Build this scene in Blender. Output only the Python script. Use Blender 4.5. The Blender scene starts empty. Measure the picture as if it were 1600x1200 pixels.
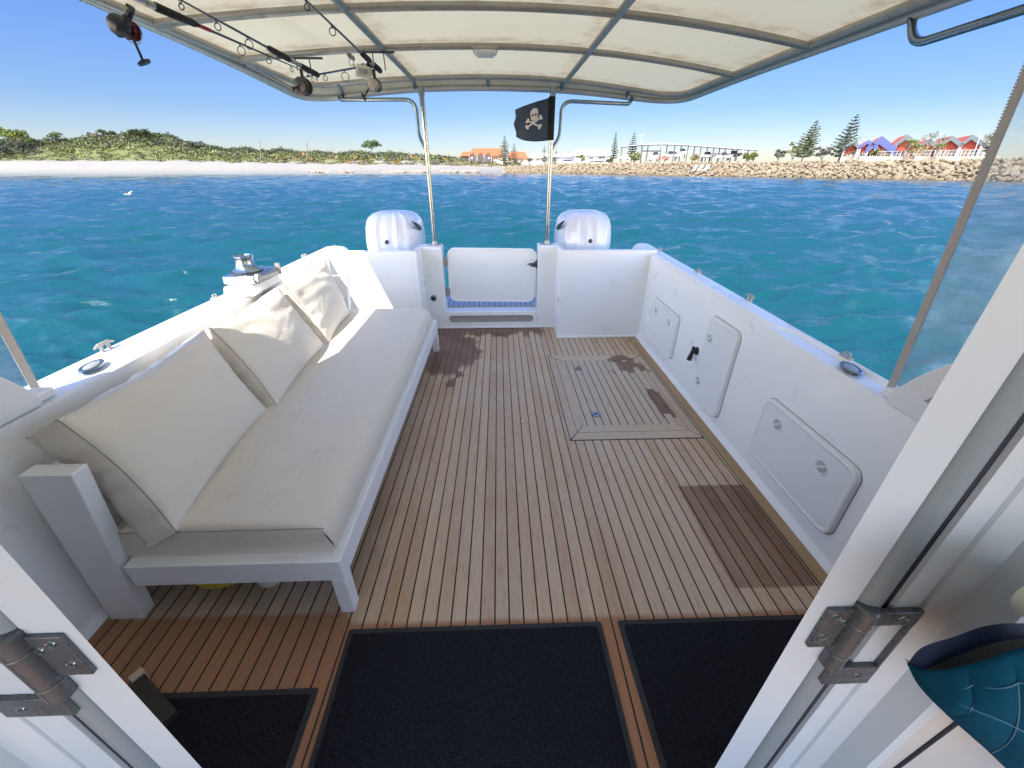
import bpy, bmesh, math, random
import numpy as np
from mathutils import Vector, Matrix, Euler
random.seed(7); RNG = np.random.default_rng(11)
scene = bpy.context.scene
COL = scene.collection
R = math.radians
PI = math.pi

# ------------------------------------------------------------------ camera survey
CAM_H, FPX, PITCH, YAW = 1.6, 620.0, math.atan(338/620), R(1.79)
_cp, _sp, _cy, _sy = math.cos(PITCH), math.sin(PITCH), math.cos(YAW), math.sin(YAW)
def _ray(px, py):
    a = px-800; d = py-600
    fw = FPX*_cp-d*_sp; dn = FPX*_sp+d*_cp
    return (a*_cy+fw*_sy, -a*_sy+fw*_cy, -dn)
def onz(px, py, z):
    r = _ray(px, py); t = (z-CAM_H)/r[2]
    return Vector((r[0]*t, r[1]*t, z))
def ony(px, py, y):
    r = _ray(px, py); t = y/r[1]
    return Vector((r[0]*t, y, CAM_H+r[2]*t))

# ------------------------------------------------------------------ object helpers
def wloc(o):
    v = Vector((0, 0, 0))
    while o is not None:
        v += o.location; o = o.parent
    return v
def tag(o, label=None, cat=None, group=None, kind=None):
    if label: o['label'] = label
    if cat: o['category'] = cat
    if group: o['group'] = group
    if kind: o['kind'] = kind
    return o
def thing(name, loc, label, cat, group=None):
    o = bpy.data.objects.new(name, None); o.empty_display_size = .1
    COL.objects.link(o); o.location = loc
    return tag(o, label, cat, group)
def children(o):
    return [c for c in bpy.data.objects if c.parent == o]
def copy_tree(o, parent=None):
    c = o.copy(); COL.objects.link(c)
    if parent: c.parent = parent
    for ch in children(o): copy_tree(ch, c)
    return c
def link_mesh(name, me, mat, parent=None, origin=None):
    ob = bpy.data.objects.new(name, me)
    COL.objects.link(ob)
    if mat is not None:
        for m in (mat if isinstance(mat, (list, tuple)) else [mat]): me.materials.append(m)
    off = wloc(parent) if parent else Vector(origin or (0, 0, 0))
    if off.length > 0: me.transform(Matrix.Translation(-off))
    if parent: ob.parent = parent
    else: ob.location = off
    return ob

def frame_from(d):
    d = Vector(d).normalized()
    up = Vector((0, 0, 1)) if abs(d.z) < .95 else Vector((0, 1, 0))
    a = d.cross(up).normalized(); b = d.cross(a).normalized()
    return a, b
def rrect(w, h, r, n=5):
    """rounded rectangle outline centred on 0"""
    r = min(r, w/2-1e-4, h/2-1e-4)
    pts = []
    for cx, cy, a0 in ((w/2-r, h/2-r, 0), (-w/2+r, h/2-r, 90), (-w/2+r, -h/2+r, 180), (w/2-r, -h/2+r, 270)):
        for i in range(n+1):
            a = R(a0+90*i/n); pts.append((cx+r*math.cos(a), cy+r*math.sin(a)))
    return pts
def fillet(pts, r, n=6, closed=False):
    """round the corners of a polyline"""
    P = [Vector(p) for p in pts]; out = []
    N = len(P)
    for i, p in enumerate(P):
        if not closed and i in (0, N-1): out.append(p); continue
        a = P[(i-1) % N]; b = P[(i+1) % N]
        da = (a-p); db = (b-p)
        rr = min(r, da.length*.48, db.length*.48)
        s = p+da.normalized()*rr; e = p+db.normalized()*rr
        for k in range(n+1):
            t = k/n; out.append(s*(1-t)**2+p*2*t*(1-t)+e*t*t)
    return out

class MB:
    def __init__(s): s.bm = bmesh.new(); s.mi = 0
    def face(s, vs):
        try:
            f = s.bm.faces.new(vs); f.material_index = s.mi; return f
        except ValueError: return None
    def poly(s, pts): return s.face([s.bm.verts.new(p) for p in pts])
    def box(s, lo, hi, M=None):
        x0, y0, z0 = lo; x1, y1, z1 = hi
        c = [Vector(p) for p in ((x0,y0,z0),(x1,y0,z0),(x1,y1,z0),(x0,y1,z0),(x0,y0,z1),(x1,y0,z1),(x1,y1,z1),(x0,y1,z1))]
        if M is not None: c = [M @ p for p in c]
        v = [s.bm.verts.new(p) for p in c]
        for q in ((3,2,1,0),(4,5,6,7),(0,1,5,4),(1,2,6,5),(2,3,7,6),(3,0,4,7)): s.face([v[i] for i in q])
        return s
    def prism(s, pts, vec):
        """extrude a 3-D polygon along vec (closed)"""
        vec = Vector(vec)
        a = [s.bm.verts.new(Vector(p)) for p in pts]; b = [s.bm.verts.new(Vector(p)+vec) for p in pts]
        n = len(a)
        s.face(list(reversed(a))); s.face(b)
        for i in range(n): s.face([a[i], a[(i+1) % n], b[(i+1) % n], b[i]])
        return s
    def loft(s, rings, closed=True, cap=True):
        V = [[s.bm.verts.new(Vector(p)) for p in r] for r in rings]
        n = len(V[0])
        for i in range(len(V)-1):
            for j in range(n if closed else n-1):
                k = (j+1) % n
                s.face([V[i][j], V[i][k], V[i+1][k], V[i+1][j]])
        if cap and closed:
            s.face(list(reversed(V[0]))); s.face(V[-1])
        return V
    def tube(s, pts, r, seg=10, cap=True):
        P = [Vector(p) for p in pts]; rings = []
        prev = None
        for i, p in enumerate(P):
            d = (P[min(i+1, len(P)-1)]-P[max(i-1, 0)]).normalized()
            if prev is None: a, b = frame_from(d)
            else:
                a = (prev-d*prev.dot(d)); a = a.normalized() if a.length > 1e-6 else frame_from(d)[0]
                b = d.cross(a).normalized()
            prev = a
            rad = r[i] if isinstance(r, (list, tuple)) else r
            rings.append([p+a*rad*math.cos(2*PI*k/seg)+b*rad*math.sin(2*PI*k/seg) for k in range(seg)])
        s.loft(rings, True, cap); return s
    def cyl(s, a, b, r, seg=16, r2=None): return s.tube([a, b], [r, r if r2 is None else r2], seg)
    def lathe(s, prof, o, axis=(0, 0, 1), seg=24):
        """prof: list of (radius, height)"""
        axis = Vector(axis).normalized(); a, b = frame_from(axis); o = Vector(o)
        rings = [[o+axis*h+(a*math.cos(2*PI*k/seg)+b*math.sin(2*PI*k/seg))*max(r, 1e-4) for k in range(seg)] for r, h in prof]
        s.loft(rings, True, True); return s
    def torus(s, o, axis, Rr, r, seg=24, sub=8, arc=1.0):
        a, b = frame_from(axis); o = Vector(o)
        n = seg if arc >= 1 else seg+1
        pts = [o+(a*math.cos(2*PI*arc*k/seg)+b*math.sin(2*PI*arc*k/seg))*Rr for k in range(seg+1)]
        s.tube(pts, r, sub, arc < 1); return s
    def grid(s, f, nu, nv):
        V = [[s.bm.verts.new(Vector(f(i/nu, j/nv))) for j in range(nv+1)] for i in range(nu+1)]
        for i in range(nu):
            for j in range(nv): s.face([V[i][j], V[i+1][j], V[i+1][j+1], V[i][j+1]])
        return V
    def plate_hole(s, outer, inner, vec, depth_vec=None):
        """flat plate (outer polygon) with a hole (inner polygon); the hole walls run along vec"""
        o = [s.bm.verts.new(Vector(p)) for p in outer]; i = [s.bm.verts.new(Vector(p)) for p in inner]
        es = []
        for L in (o, i):
            for k in range(len(L)): es.append(s.bm.edges.new((L[k], L[(k+1) % len(L)])))
        bmesh.ops.triangle_fill(s.bm, use_beauty=True, use_dissolve=False, edges=es)
        b = [s.bm.verts.new(Vector(p)+Vector(vec)) for p in inner]
        for k in range(len(i)): s.face([i[k], i[(k+1) % len(i)], b[(k+1) % len(i)], b[k]])
        return s
    def build(s, name, mat, parent=None, origin=None, bevel=0, smooth=None, bseg=2, norm=True):
        bm = s.bm
        bmesh.ops.remove_doubles(bm, verts=bm.verts, dist=1e-6)
        if norm: bmesh.ops.recalc_face_normals(bm, faces=bm.faces)
        me = bpy.data.meshes.new(name); bm.to_mesh(me); bm.free()
        ob = link_mesh(name, me, mat, parent, origin)
        if smooth is not None:
            me.polygons.foreach_set('use_smooth', [True]*len(me.polygons))
            me.set_sharp_from_angle(angle=R(smooth))
        if bevel:
            m = ob.modifiers.new('bevel', 'BEVEL'); m.width = bevel; m.segments = bseg; m.limit_method = 'ANGLE'; m.angle_limit = R(40)
            m.harden_normals = False
            me.polygons.foreach_set('use_smooth', [True]*len(me.polygons))
            me.set_sharp_from_angle(angle=R(50))
        return ob

class QB:
    """bag of coloured quads (leaf-sized faces)"""
    def __init__(s): s.q = []; s.c = []
    def add(s, quads, cols):
        s.q.append(np.asarray(quads, float)); s.c.append(np.asarray(cols, float))
    def leaves(s, centers, size, col, cvar=.25, aspect=.6, flat=0.0, rng=None):
        rng = rng or RNG
        c = np.asarray(centers, float); n = len(c)
        if n == 0: return
        d = rng.normal(size=(n, 3)); d[:, 2] *= (1-flat); d /= np.linalg.norm(d, axis=1)[:, None]+1e-9
        t = rng.normal(size=(n, 3)); t -= (t*d).sum(1)[:, None]*d; t /= np.linalg.norm(t, axis=1)[:, None]+1e-9
        sz = size*(.6+.8*rng.random(n))[:, None]
        a = d*sz*.5; b = t*sz*.5*aspect
        q = np.stack([c-a, c-b*1.0+a*.1, c+a, c+b*1.0+a*.1], 1)
        col = np.asarray(col, float)
        if col.ndim == 1: col = np.tile(col, (n, 1))
        k = 1+cvar*(rng.random(n)-.5)*2
        s.add(q, col*k[:, None])
    def build(s, name, mat, parent=None, origin=None):
        q = np.concatenate(s.q); c = np.concatenate(s.c); n = len(q)
        me = bpy.data.meshes.new(name)
        off = np.array(wloc(parent) if parent else Vector(origin or (0, 0, 0)))
        me.vertices.add(n*4); me.vertices.foreach_set('co', (q.reshape(-1, 3)-off).ravel())
        me.loops.add(n*4); me.loops.foreach_set('vertex_index', np.arange(n*4, dtype=np.int32))
        me.polygons.add(n); me.polygons.foreach_set('loop_start', np.arange(0, n*4, 4, dtype=np.int32))
        me.polygons.foreach_set('loop_total', np.full(n, 4, np.int32))
        at = me.color_attributes.new('Col', 'FLOAT_COLOR', 'POINT')
        cc = np.ones((n, 4, 4)); cc[:, :, :3] = np.clip(c, .004, .9)[:, None, :]
        at.data.foreach_set('color', cc.ravel())
        me.update(); me.validate()
        ob = bpy.data.objects.new(name, me); COL.objects.link(ob); me.materials.append(mat)
        if parent: ob.parent = parent
        else: ob.location = off
        return ob

# ------------------------------------------------------------------ material helpers
class NT:
    def __init__(s, name):
        s.m = bpy.data.materials.new(name); s.m.use_nodes = True
        s.t = s.m.node_tree; s.n = s.t.nodes; s.l = s.t.links
        s.bsdf = s.n.get('Principled BSDF'); s.out = s.n.get('Material Output')
    def new(s, k, **kw):
        n = s.n.new(k)
        for a, b in kw.items(): setattr(n, a, b)
        return n
    def put(s, sock, v):
        if isinstance(v, bpy.types.NodeSocket): s.l.new(v, sock)
        elif v is not None:
            if sock.type == 'RGBA' and not hasattr(v, '__len__'): v = (v, v, v, 1)
            if sock.type == 'RGBA' and len(v) == 3: v = (*v, 1)
            sock.default_value = v
    def math(s, op, a, b=None, c=None, clamp=False):
        n = s.new('ShaderNodeMath', operation=op); n.use_clamp = clamp
        s.put(n.inputs[0], a)
        if b is not None: s.put(n.inputs[1], b)
        if c is not None: s.put(n.inputs[2], c)
        return n.outputs[0]
    def mix(s, f, a, b, blend='MIX'):
        n = s.new('ShaderNodeMix', data_type='RGBA', blend_type=blend)
        s.put(n.inputs[0], f); s.put(n.inputs[6], a); s.put(n.inputs[7], b)
        return n.outputs[2]
    def step(s, x, a, b):
        n = s.new('ShaderNodeMapRange', interpolation_type='SMOOTHSTEP')
        s.put(n.inputs[0], x); s.put(n.inputs[1], a); s.put(n.inputs[2], b)
        n.inputs[3].default_value = 0; n.inputs[4].default_value = 1
        return n.outputs[0]
    def ramp(s, x, a, b, c=0., d=1.):
        n = s.new('ShaderNodeMapRange'); n.clamp = True
        s.put(n.inputs[0], x); s.put(n.inputs[1], a); s.put(n.inputs[2], b); s.put(n.inputs[3], c); s.put(n.inputs[4], d)
        return n.outputs[0]
    def noise(s, vec, scale, detail=3, rough=.55, dist=0, dim='3D'):
        n = s.new('ShaderNodeTexNoise', noise_dimensions=dim)
        if vec is not None: s.l.new(vec, n.inputs['Vector'])
        s.put(n.inputs['Scale'], scale); n.inputs['Detail'].default_value = detail; n.inputs['Roughness'].default_value = rough
        n.inputs['Distortion'].default_value = dist
        return n.outputs[0]
    def mapping(s, vec, scale=(1, 1, 1), loc=(0, 0, 0), rot=(0, 0, 0)):
        n = s.new('ShaderNodeMapping'); s.l.new(vec, n.inputs[0])
        n.inputs['Scale'].default_value = scale; n.inputs['Location'].default_value = loc; n.inputs['Rotation'].default_value = rot
        return n.outputs[0]
    def obj(s): return s.new('ShaderNodeTexCoord').outputs['Object']
    def pos(s): return s.new('ShaderNodeNewGeometry').outputs['Position']
    def xyz(s, v):
        n = s.new('ShaderNodeSeparateXYZ'); s.l.new(v, n.inputs[0]); return n.outputs
    def comb(s, x, y, z):
        n = s.new('ShaderNodeCombineXYZ'); s.put(n.inputs[0], x); s.put(n.inputs[1], y); s.put(n.inputs[2], z); return n.outputs[0]
    def wn(s, v):
        n = s.new('ShaderNodeTexWhiteNoise', noise_dimensions='1D'); s.put(n.inputs['W'], v); return n.outputs
    def bump(s, h, strength=.3, dist=.01, normal=None):
        n = s.new('ShaderNodeBump'); n.inputs['Strength'].default_value = strength; n.inputs['Distance'].default_value = dist
        s.l.new(h, n.inputs['Height'])
        if normal is not None: s.l.new(normal, n.inputs['Normal'])
        return n.outputs[0]
    def set(s, **kw):
        for k, v in kw.items():
            nm = {'col': 'Base Color', 'rough': 'Roughness', 'metal': 'Metallic', 'normal': 'Normal', 'coat': 'Coat Weight',
                  'coat_rough': 'Coat Roughness', 'spec': 'Specular IOR Level', 'ior': 'IOR', 'alpha': 'Alpha', 'trans': 'Transmission Weight',
                  'sheen': 'Sheen Weight', 'sss': 'Subsurface Weight', 'emit': 'Emission Color', 'emits': 'Emission Strength'}[k]
            s.put(s.bsdf.inputs[nm], v)
        return s.m

def pm(name, col, rough=.5, metal=0, var=.1, vscale=3., bump=0, bscale=120., coat=0, spec=.5, dirt=None, dscale=2.5, damt=.5, stretch=(1, 1, 1), rvar=.15, world=False):
    """painted / moulded / woven surface: colour drift, roughness drift, fine grain, optional dirt patches"""
    t = NT(name); v = t.pos() if world else t.obj()
    mv = t.mapping(v, stretch)
    n1 = t.noise(mv, vscale, 5, .6)
    c = t.mix(n1, tuple(x*(1-var) for x in col), tuple(min(1, x*(1+var)) for x in col))
    if dirt:
        n2 = t.noise(mv, dscale, 8, .72, .4)
        c = t.mix(t.math('MULTIPLY', t.step(n2, .52, .78), damt), c, dirt)
    n3 = t.noise(mv, vscale*4, 3)
    r = t.ramp(n3, .25, .75, max(.02, rough*(1-rvar)), min(1, rough*(1+rvar)))
    kw = dict(col=c, rough=r, metal=metal, coat=coat, spec=spec)
    if bump:
        kw['normal'] = t.bump(t.noise(mv, bscale, 3, .6), bump, .004)
    return t.set(**kw)
# ------------------------------------------------------------------ materials
M = {}
M['gel'] = pm('white_gelcoat', (.84, .845, .85), .30, var=.03, vscale=1.5, coat=.35, dirt=(.66, .64, .58), dscale=2.2, damt=.08, bump=.03, bscale=35)
M['gel_bright'] = pm('white_gelcoat_cowl', (.70, .71, .74), .2, var=.015, vscale=1.2, coat=.6)
M['gel_hatch'] = pm('hatch_plastic', (.82, .83, .835), .42, var=.03, vscale=2, bump=.25, bscale=420, dirt=(.55, .53, .47), damt=.2)
M['hatch_contact_shade'] = pm('contact_shade_grey', (.28, .29, .30), .7)
M['gel_cream'] = pm('cabin_liner', (.44, .435, .42), .5, var=.04, bump=.12, bscale=60, dirt=(.45, .43, .38), damt=.25)
M['paint'] = pm('white_powder_coat', (.80, .805, .81), .42, var=.03, bump=.12, bscale=500, dirt=(.50, .49, .44), dscale=6, damt=.35)
M['doorpaint'] = pm('door_paint', (.43, .50, .56), .45, var=.02, vscale=2, coat=.05, bump=.05, bscale=45, dirt=(.45, .45, .42), dscale=9, damt=.18)
M['steel'] = pm('stainless_steel', (.25, .31, .35), .2, metal=.9, var=.12, vscale=9, rvar=.6, dirt=(.30, .24, .16), dscale=14, damt=.12)
M['steel_old'] = pm('weathered_steel', (.40, .385, .35), .42, metal=.45, var=.25, vscale=12, rvar=.5, dirt=(.24, .19, .12), dscale=6, damt=.4)
M['brown_steel'] = pm('tarnished_hinge_steel', (.085, .10, .115), .3, metal=.4, var=.25, vscale=40, rvar=.4, dirt=(.08, .075, .075), dscale=60, damt=.3)
M['black'] = pm('black_plastic', (.018, .018, .02), .4, var=.3)
M['rubber'] = pm('dark_rubber', (.022, .024, .027), .75, var=.2, bump=.3, bscale=200)
M['gasket'] = pm('gap_shadow_rubber', (.012, .016, .03), .7)
M['grey_alu'] = pm('grey_fascia', (.42, .45, .45), .45, var=.08, dirt=(.30, .27, .20), damt=.4)
M['vent'] = pm('black_vent', (.01, .01, .012), .3)
M['hose'] = pm('yellow_hose', (.55, .42, .03), .45, var=.1)
M['lens'] = pm('light_lens', (.75, .78, .76), .12, var=.02, coat=.5)
M['beige'] = pm('cream_plastic', (.62, .62, .52), .4, var=.03)
M['zip'] = pm('zip_tape', (.42, .40, .38), .7, var=.15, bump=.4, bscale=300)
M['zip_light'] = pm('zip_tape_pale', (.60, .55, .50), .7, var=.1, bump=.4, bscale=300)
M['red'] = pm('red_anodised', (.35, .03, .05), .3, metal=.6)
M['rail_edge'] = pm('pale_rail_edge', (.52, .52, .49), .38, metal=.25, var=.1, vscale=9, dirt=(.3, .27, .22), dscale=6, damt=.3)
M['storage_roof'] = pm('grey_sheet_roof', (.26, .28, .29), .5, var=.05)
M['red_dark'] = pm('reel_red_and_black', (.10, .012, .02), .3, metal=.5, var=.8, vscale=60)
M['rod'] = pm('rod_blank', (.02, .02, .025), .25, coat=.4)
M['rod_blue'] = pm('blue_rod_blank', (.02, .04, .16), .25, coat=.4)
M['foam'] = pm('black_grip_foam', (.016, .015, .015), .8, bump=.4, bscale=400)
M['seam'] = pm('dark_seam_thread', (.20, .195, .19), .8)

def fabric_mat(name, col, dirt):
    t = NT(name); o = t.obj()
    n = t.noise(o, 3.5, 6, .65); c = t.mix(n, tuple(x*.93 for x in col), tuple(x*1.05 for x in col))
    st = t.noise(t.mapping(o, (1, 1.4, 1)), 2.3, 8, .7, .5)
    c = t.mix(t.math('MULTIPLY', t.step(st, .56, .8), .35), c, dirt)
    sp = t.noise(o, 38, 2); c = t.mix(t.math('MULTIPLY', t.step(sp, .70, .78), .25), c, dirt)
    wv = t.noise(o, 520, 2, .7)
    wr = t.noise(t.mapping(o, (5, 2.2, 5)), 2.2, 5, .55, .8)
    b1 = t.bump(wr, .38, .02); b2 = t.bump(wv, .22, .002, b1)
    return t.set(col=c, rough=.55, spec=.35, normal=b2, sheen=.08)
M['vinyl'] = fabric_mat('cream_marine_vinyl', (.70, .635, .54), (.46, .41, .33))

# canopy underside: cream, rust bleeding along the beams, a few scuffs
def canopy_mat():
    t = NT('canopy_lining'); p = t.pos(); X, Y, Z = t.xyz(p)
    n = t.noise(p, 1.7, 6, .6)
    c = t.mix(n, (.70, .60, .41), (.78, .70, .50))
    rust = None
    for yb in (1.9, 2.65, 3.4, 4.42):
        d = t.math('ABSOLUTE', t.math('SUBTRACT', Y, yb)); m = t.step(d, .14, .03)
        rust = m if rust is None else t.math('MAXIMUM', rust, m)
    for xb in (-.72, .60, 1.62, -1.66):
        d = t.math('ABSOLUTE', t.math('SUBTRACT', X, xb)); m = t.step(d, .09, .02)
        rust = t.math('MAXIMUM', rust, m)
    rn = t.step(t.noise(t.mapping(p, (3, 3, 1)), 2.6, 7, .7), .38, .75)
    c = t.mix(t.math('MULTIPLY', rust, t.math('MULTIPLY', rn, .75)), c, (.45, .31, .16))
    y1 = t.step(t.noise(p, .9, 6, .7), .5, .72)
    c = t.mix(t.math('MULTIPLY', y1, .28), c, (.58, .50, .33))
    sp = t.step(t.noise(t.mapping(p, (9, 30, 1)), 1.0, 2), .76, .80)
    c = t.mix(t.math('MULTIPLY', sp, .6), c, (.22, .2, .17))
    b = t.bump(t.noise(t.mapping(p, (1.5, 4, 1)), 1.2, 3), .25, .02)
    t.set(col=c, rough=.55, spec=.3, normal=t.bump(t.noise(p, 300, 2), .1, .002, b))
    tl = t.new('ShaderNodeBsdfTranslucent'); t.l.new(c, tl.inputs[0])       # sun glows through the thin sheet
    ms = t.new('ShaderNodeMixShader'); ms.inputs[0].default_value = .165
    t.l.new(t.bsdf.outputs[0], ms.inputs[1]); t.l.new(tl.outputs[0], ms.inputs[2]); t.l.new(ms.outputs[0], t.out.inputs[0])
    return t.m
M['canopy'] = canopy_mat()

# teak deck: planks along Y with black caulking, weathered, with wet and unbleached places
PITCH_P = .0585
def teak_mat(name, rot=False, grey=0.0, plain=False, deck=False):
    t = NT(name); p = t.pos(); X, Y, Z = t.xyz(p)
    A, B = (Y, X) if rot else (X, Y)
    u = t.math('DIVIDE', t.math('ADD', A, 5.0117), PITCH_P)
    idx = t.math('FLOOR', u); fr = t.math('FRACT', u)
    w = t.wn(idx); rnd = w[0]
    pv = t.comb(t.math('MULTIPLY', A, 46), t.math('ADD', t.math('MULTIPLY', B, 1.6), t.math('MULTIPLY', rnd, 31)), 0)
    grain = t.noise(pv, 1.0, 6, .65, .3)
    pv2 = t.comb(t.math('MULTIPLY', A, 210), t.math('ADD', t.math('MULTIPLY', B, 9), t.math('MULTIPLY', rnd, 17)), 0)
    fine = t.noise(pv2, 1.0, 4, .7)
    patch = t.noise(t.comb(t.math('MULTIPLY', X, 1.6), t.math('MULTIPLY', Y, .9), 0), 1.6, 6, .68, .3)
    a = t.mix(grain, (.45, .315, .205), (.66, .505, .36))
    a = t.mix(t.math('MULTIPLY', t.step(rnd, .3, 1.0), .55), a, (.40, .24, .14))
    a = t.mix(t.math('MULTIPLY', t.step(patch, .38, .7), .55), a, (.58, .495, .40))
    if grey: a = t.mix(grey, a, (.50, .46, .41))
    a = t.mix(t.math('MULTIPLY', t.step(fine, .5, .78), .75), a, (.14, .095, .07))
    rough = .62
    wet = None
    if deck or grey:
        jag = t.math('MULTIPLY', t.math('SUBTRACT', rnd, .5), .22)
        wob = t.math('MULTIPLY', t.math('SUBTRACT', t.noise(p, 6, 4, .6), .5), .30)
        def boxm(x0, x1, y0, y1, s, wobble=wob, jg=jag):
            xx = t.math('ADD', X, wobble) if wobble is not None else X
            yy = t.math('ADD', Y, t.math('ADD', jg, wobble)) if wobble is not None else Y
            m = t.math('MULTIPLY', t.step(xx, x0-s, x0+s), t.step(xx, x1+s, x1-s))
            return t.math('MULTIPLY', m, t.math('MULTIPLY', t.step(yy, y0-s, y0+s), t.step(yy, y1+s, y1-s)))
        def blob(cx, cy, rx, ry):
            dx = t.math('DIVIDE', t.math('SUBTRACT', t.math('ADD', X, wob), cx), rx)
            dy = t.math('DIVIDE', t.math('SUBTRACT', t.math('ADD', Y, t.math('ADD', jag, wob)), cy), ry)
            return t.step(t.math('SQRT', t.math('ADD', t.math('MULTIPLY', dx, dx), t.math('MULTIPLY', dy, dy))), 1.14, .88)
        wet = boxm(-.9, .46, 4.06, 4.6, .03)
        for b in ((-.46, 3.58, .25, .40), (-.52, 3.86, .16, .35), (1.16, 3.26, .16, .13), (-.40, 3.05, .05, .08)):
            wet = t.math('MAXIMUM', wet, blob(*b))
        small = t.math('MULTIPLY', wob, .12)
        wet = t.math('MAXIMUM', wet, boxm(1.175, 1.275, 2.40, 2.78, .006, small, t.math('MULTIPLY', jag, .5)))
        wet = t.math('MULTIPLY', wet, t.ramp(t.noise(p, 5, 4), .3, .6, .84, 1.0))
        a = t.mix(t.math('MULTIPLY', wet, .95), a, t.mix(grain, (.10, .042, .022), (.19, .095, .05)))
        rough = t.ramp(wet, 0, 1, .62, .3)
    if deck:
        # places long covered stay red-brown: by the mats, under the bench end, where a box stood
        nl = t.math('SUBTRACT', t.math('ADD', Y, t.math('MULTIPLY', wob, .08)), t.math('MULTIPLY', t.step(X, -.60, -.66), .05))
        near = t.math('MULTIPLY', t.step(nl, .965, .935), .92)
        rect = boxm(1.0, 1.395, 1.055, 1.685, .008, t.math('MULTIPLY', wob, .05), 0.0)
        brown = t.mix(grain, (.115, .05, .026), (.25, .125, .065))
        old = t.math('MULTIPLY', rect, t.math('MULTIPLY', t.ramp(patch, .3, .6, .65, 1.0), t.ramp(rnd, 0, 1, .72, 1.0)))
        brown2 = t.mix(grain, (.12, .062, .036), (.25, .135, .08))
        a = t.mix(old, a, t.mix(t.math('MULTIPLY', t.step(fine, .6, .8), .4), brown2, (.36, .30, .24)))
        nb = t.mix(grain, (.25, .105, .048), (.43, .205, .10))
        a = t.mix(near, a, nb)
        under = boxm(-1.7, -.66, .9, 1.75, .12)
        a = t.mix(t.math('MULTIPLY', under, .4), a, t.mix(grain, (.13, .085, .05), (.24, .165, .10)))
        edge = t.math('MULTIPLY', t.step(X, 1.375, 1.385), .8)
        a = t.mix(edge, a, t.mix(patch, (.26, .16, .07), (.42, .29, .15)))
        st = t.step(t.noise(p, 9, 5, .6), .66, .72)
        a = t.mix(t.math('MULTIPLY', st, .4), a, (.14, .09, .065))
    bmp = t.math('MULTIPLY', grain, .35)
    if not plain:
        d = t.math('MINIMUM', fr, t.math('SUBTRACT', 1.0, fr))
        ck = t.step(d, .060, .044)
        if deck:
            inner = t.math('LESS_THAN', X, 1.385)
            e2 = t.math('ABSOLUTE', t.math('SUBTRACT', X, 1.382)); ck = t.math('MAXIMUM', t.math('MULTIPLY', ck, inner), t.step(e2, .0035, .0022))
        a = t.mix(ck, a, (.010, .010, .011))
        bmp = t.math('SUBTRACT', bmp, t.math('MULTIPLY', ck, .6))
    nrm = t.bump(bmp, .55, .004)
    return t.set(col=a, rough=rough, spec=.35, normal=nrm)
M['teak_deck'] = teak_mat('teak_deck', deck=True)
M['teak_hatch'] = teak_mat('teak_hatch', grey=.38)
M['teak_plain'] = teak_mat('teak_border', grey=.3, plain=True, rot=True)
M['teak_side'] = teak_mat('teak_side_border', grey=.3, plain=True)
M['teak_strip'] = teak_mat('teak_strip', plain=True)
def platform_mat():
    t = NT('blue_lit_platform_teak'); p = t.pos(); X, Y, Z = t.xyz(p)
    fr = t.math('FRACT', t.math('DIVIDE', X, .062)); d = t.math('MINIMUM', fr, t.math('SUBTRACT', 1.0, fr))
    g = t.noise(t.mapping(p, (40, 3, 1)), 1.0, 5)
    c = t.mix(g, (.33, .33, .37), (.46, .46, .50))  # blue light on the planks is put into the base colour
    return t.set(col=t.mix(t.step(d, .07, .05), c, (.02, .02, .03)), rough=.25)
M['platform'] = platform_mat()

def carpet_mat():
    t = NT('navy_carpet'); p = t.obj()
    n = t.noise(p, 170, 3, .8); n2 = t.noise(p, 3, 4)
    c = t.mix(t.step(n, .35, .75), (.007, .008, .012), (.048, .051, .064))
    c = t.mix(t.math('MULTIPLY', n2, .4), c, (.018, .018, .024))
    sp = t.step(t.noise(p, 150, 1), .755, .79); c = t.mix(t.math('MULTIPLY', sp, .5), c, (.25, .25, .25))
    return t.set(col=c, rough=.95, spec=.1, normal=t.bump(n, .9, .012))
M['carpet'] = carpet_mat()

def vinyl_clear():
    t = NT('clear_curtain'); t.n.remove(t.bsdf)
    tr = t.new('ShaderNodeBsdfTransparent'); tr.inputs[0].default_value = (.93, .96, .97, 1)
    gl = t.new('ShaderNodeBsdfGlossy'); gl.inputs['Roughness'].default_value = .12
    df = t.new('ShaderNodeBsdfDiffuse'); df.inputs[0].default_value = (.50, .66, .86, 1)
    p = t.obj(); n = t.noise(t.mapping(p, (1, 1.2, 5)), 1.6, 5, .6)
    # two long bright scratches / creases and cloudy haze, its blue standing in for reflected sky
    X, Y, Z = t.xyz(p)
    sc = t.noise(t.mapping(p, (1, 9, .6), rot=(R(55), 0, 0)), 2.1, 2)
    f = t.math('ADD', t.ramp(n, .3, .75, .22, .46), t.math('MULTIPLY', t.step(sc, .74, .76), .25))
    m1 = t.new('ShaderNodeMixShader'); t.l.new(f, m1.inputs[0]); t.l.new(tr.outputs[0], m1.inputs[1]); t.l.new(df.outputs[0], m1.inputs[2])
    fr = t.new('ShaderNodeFresnel'); fr.inputs[0].default_value = 1.35
    m2 = t.new('ShaderNodeMixShader'); t.l.new(fr.outputs[0], m2.inputs[0]); t.l.new(m1.outputs[0], m2.inputs[1]); t.l.new(gl.outputs[0], m2.inputs[2])
    t.l.new(m2.outputs[0], t.out.inputs[0])
    return t.m
M['clear'] = vinyl_clear()

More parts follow.
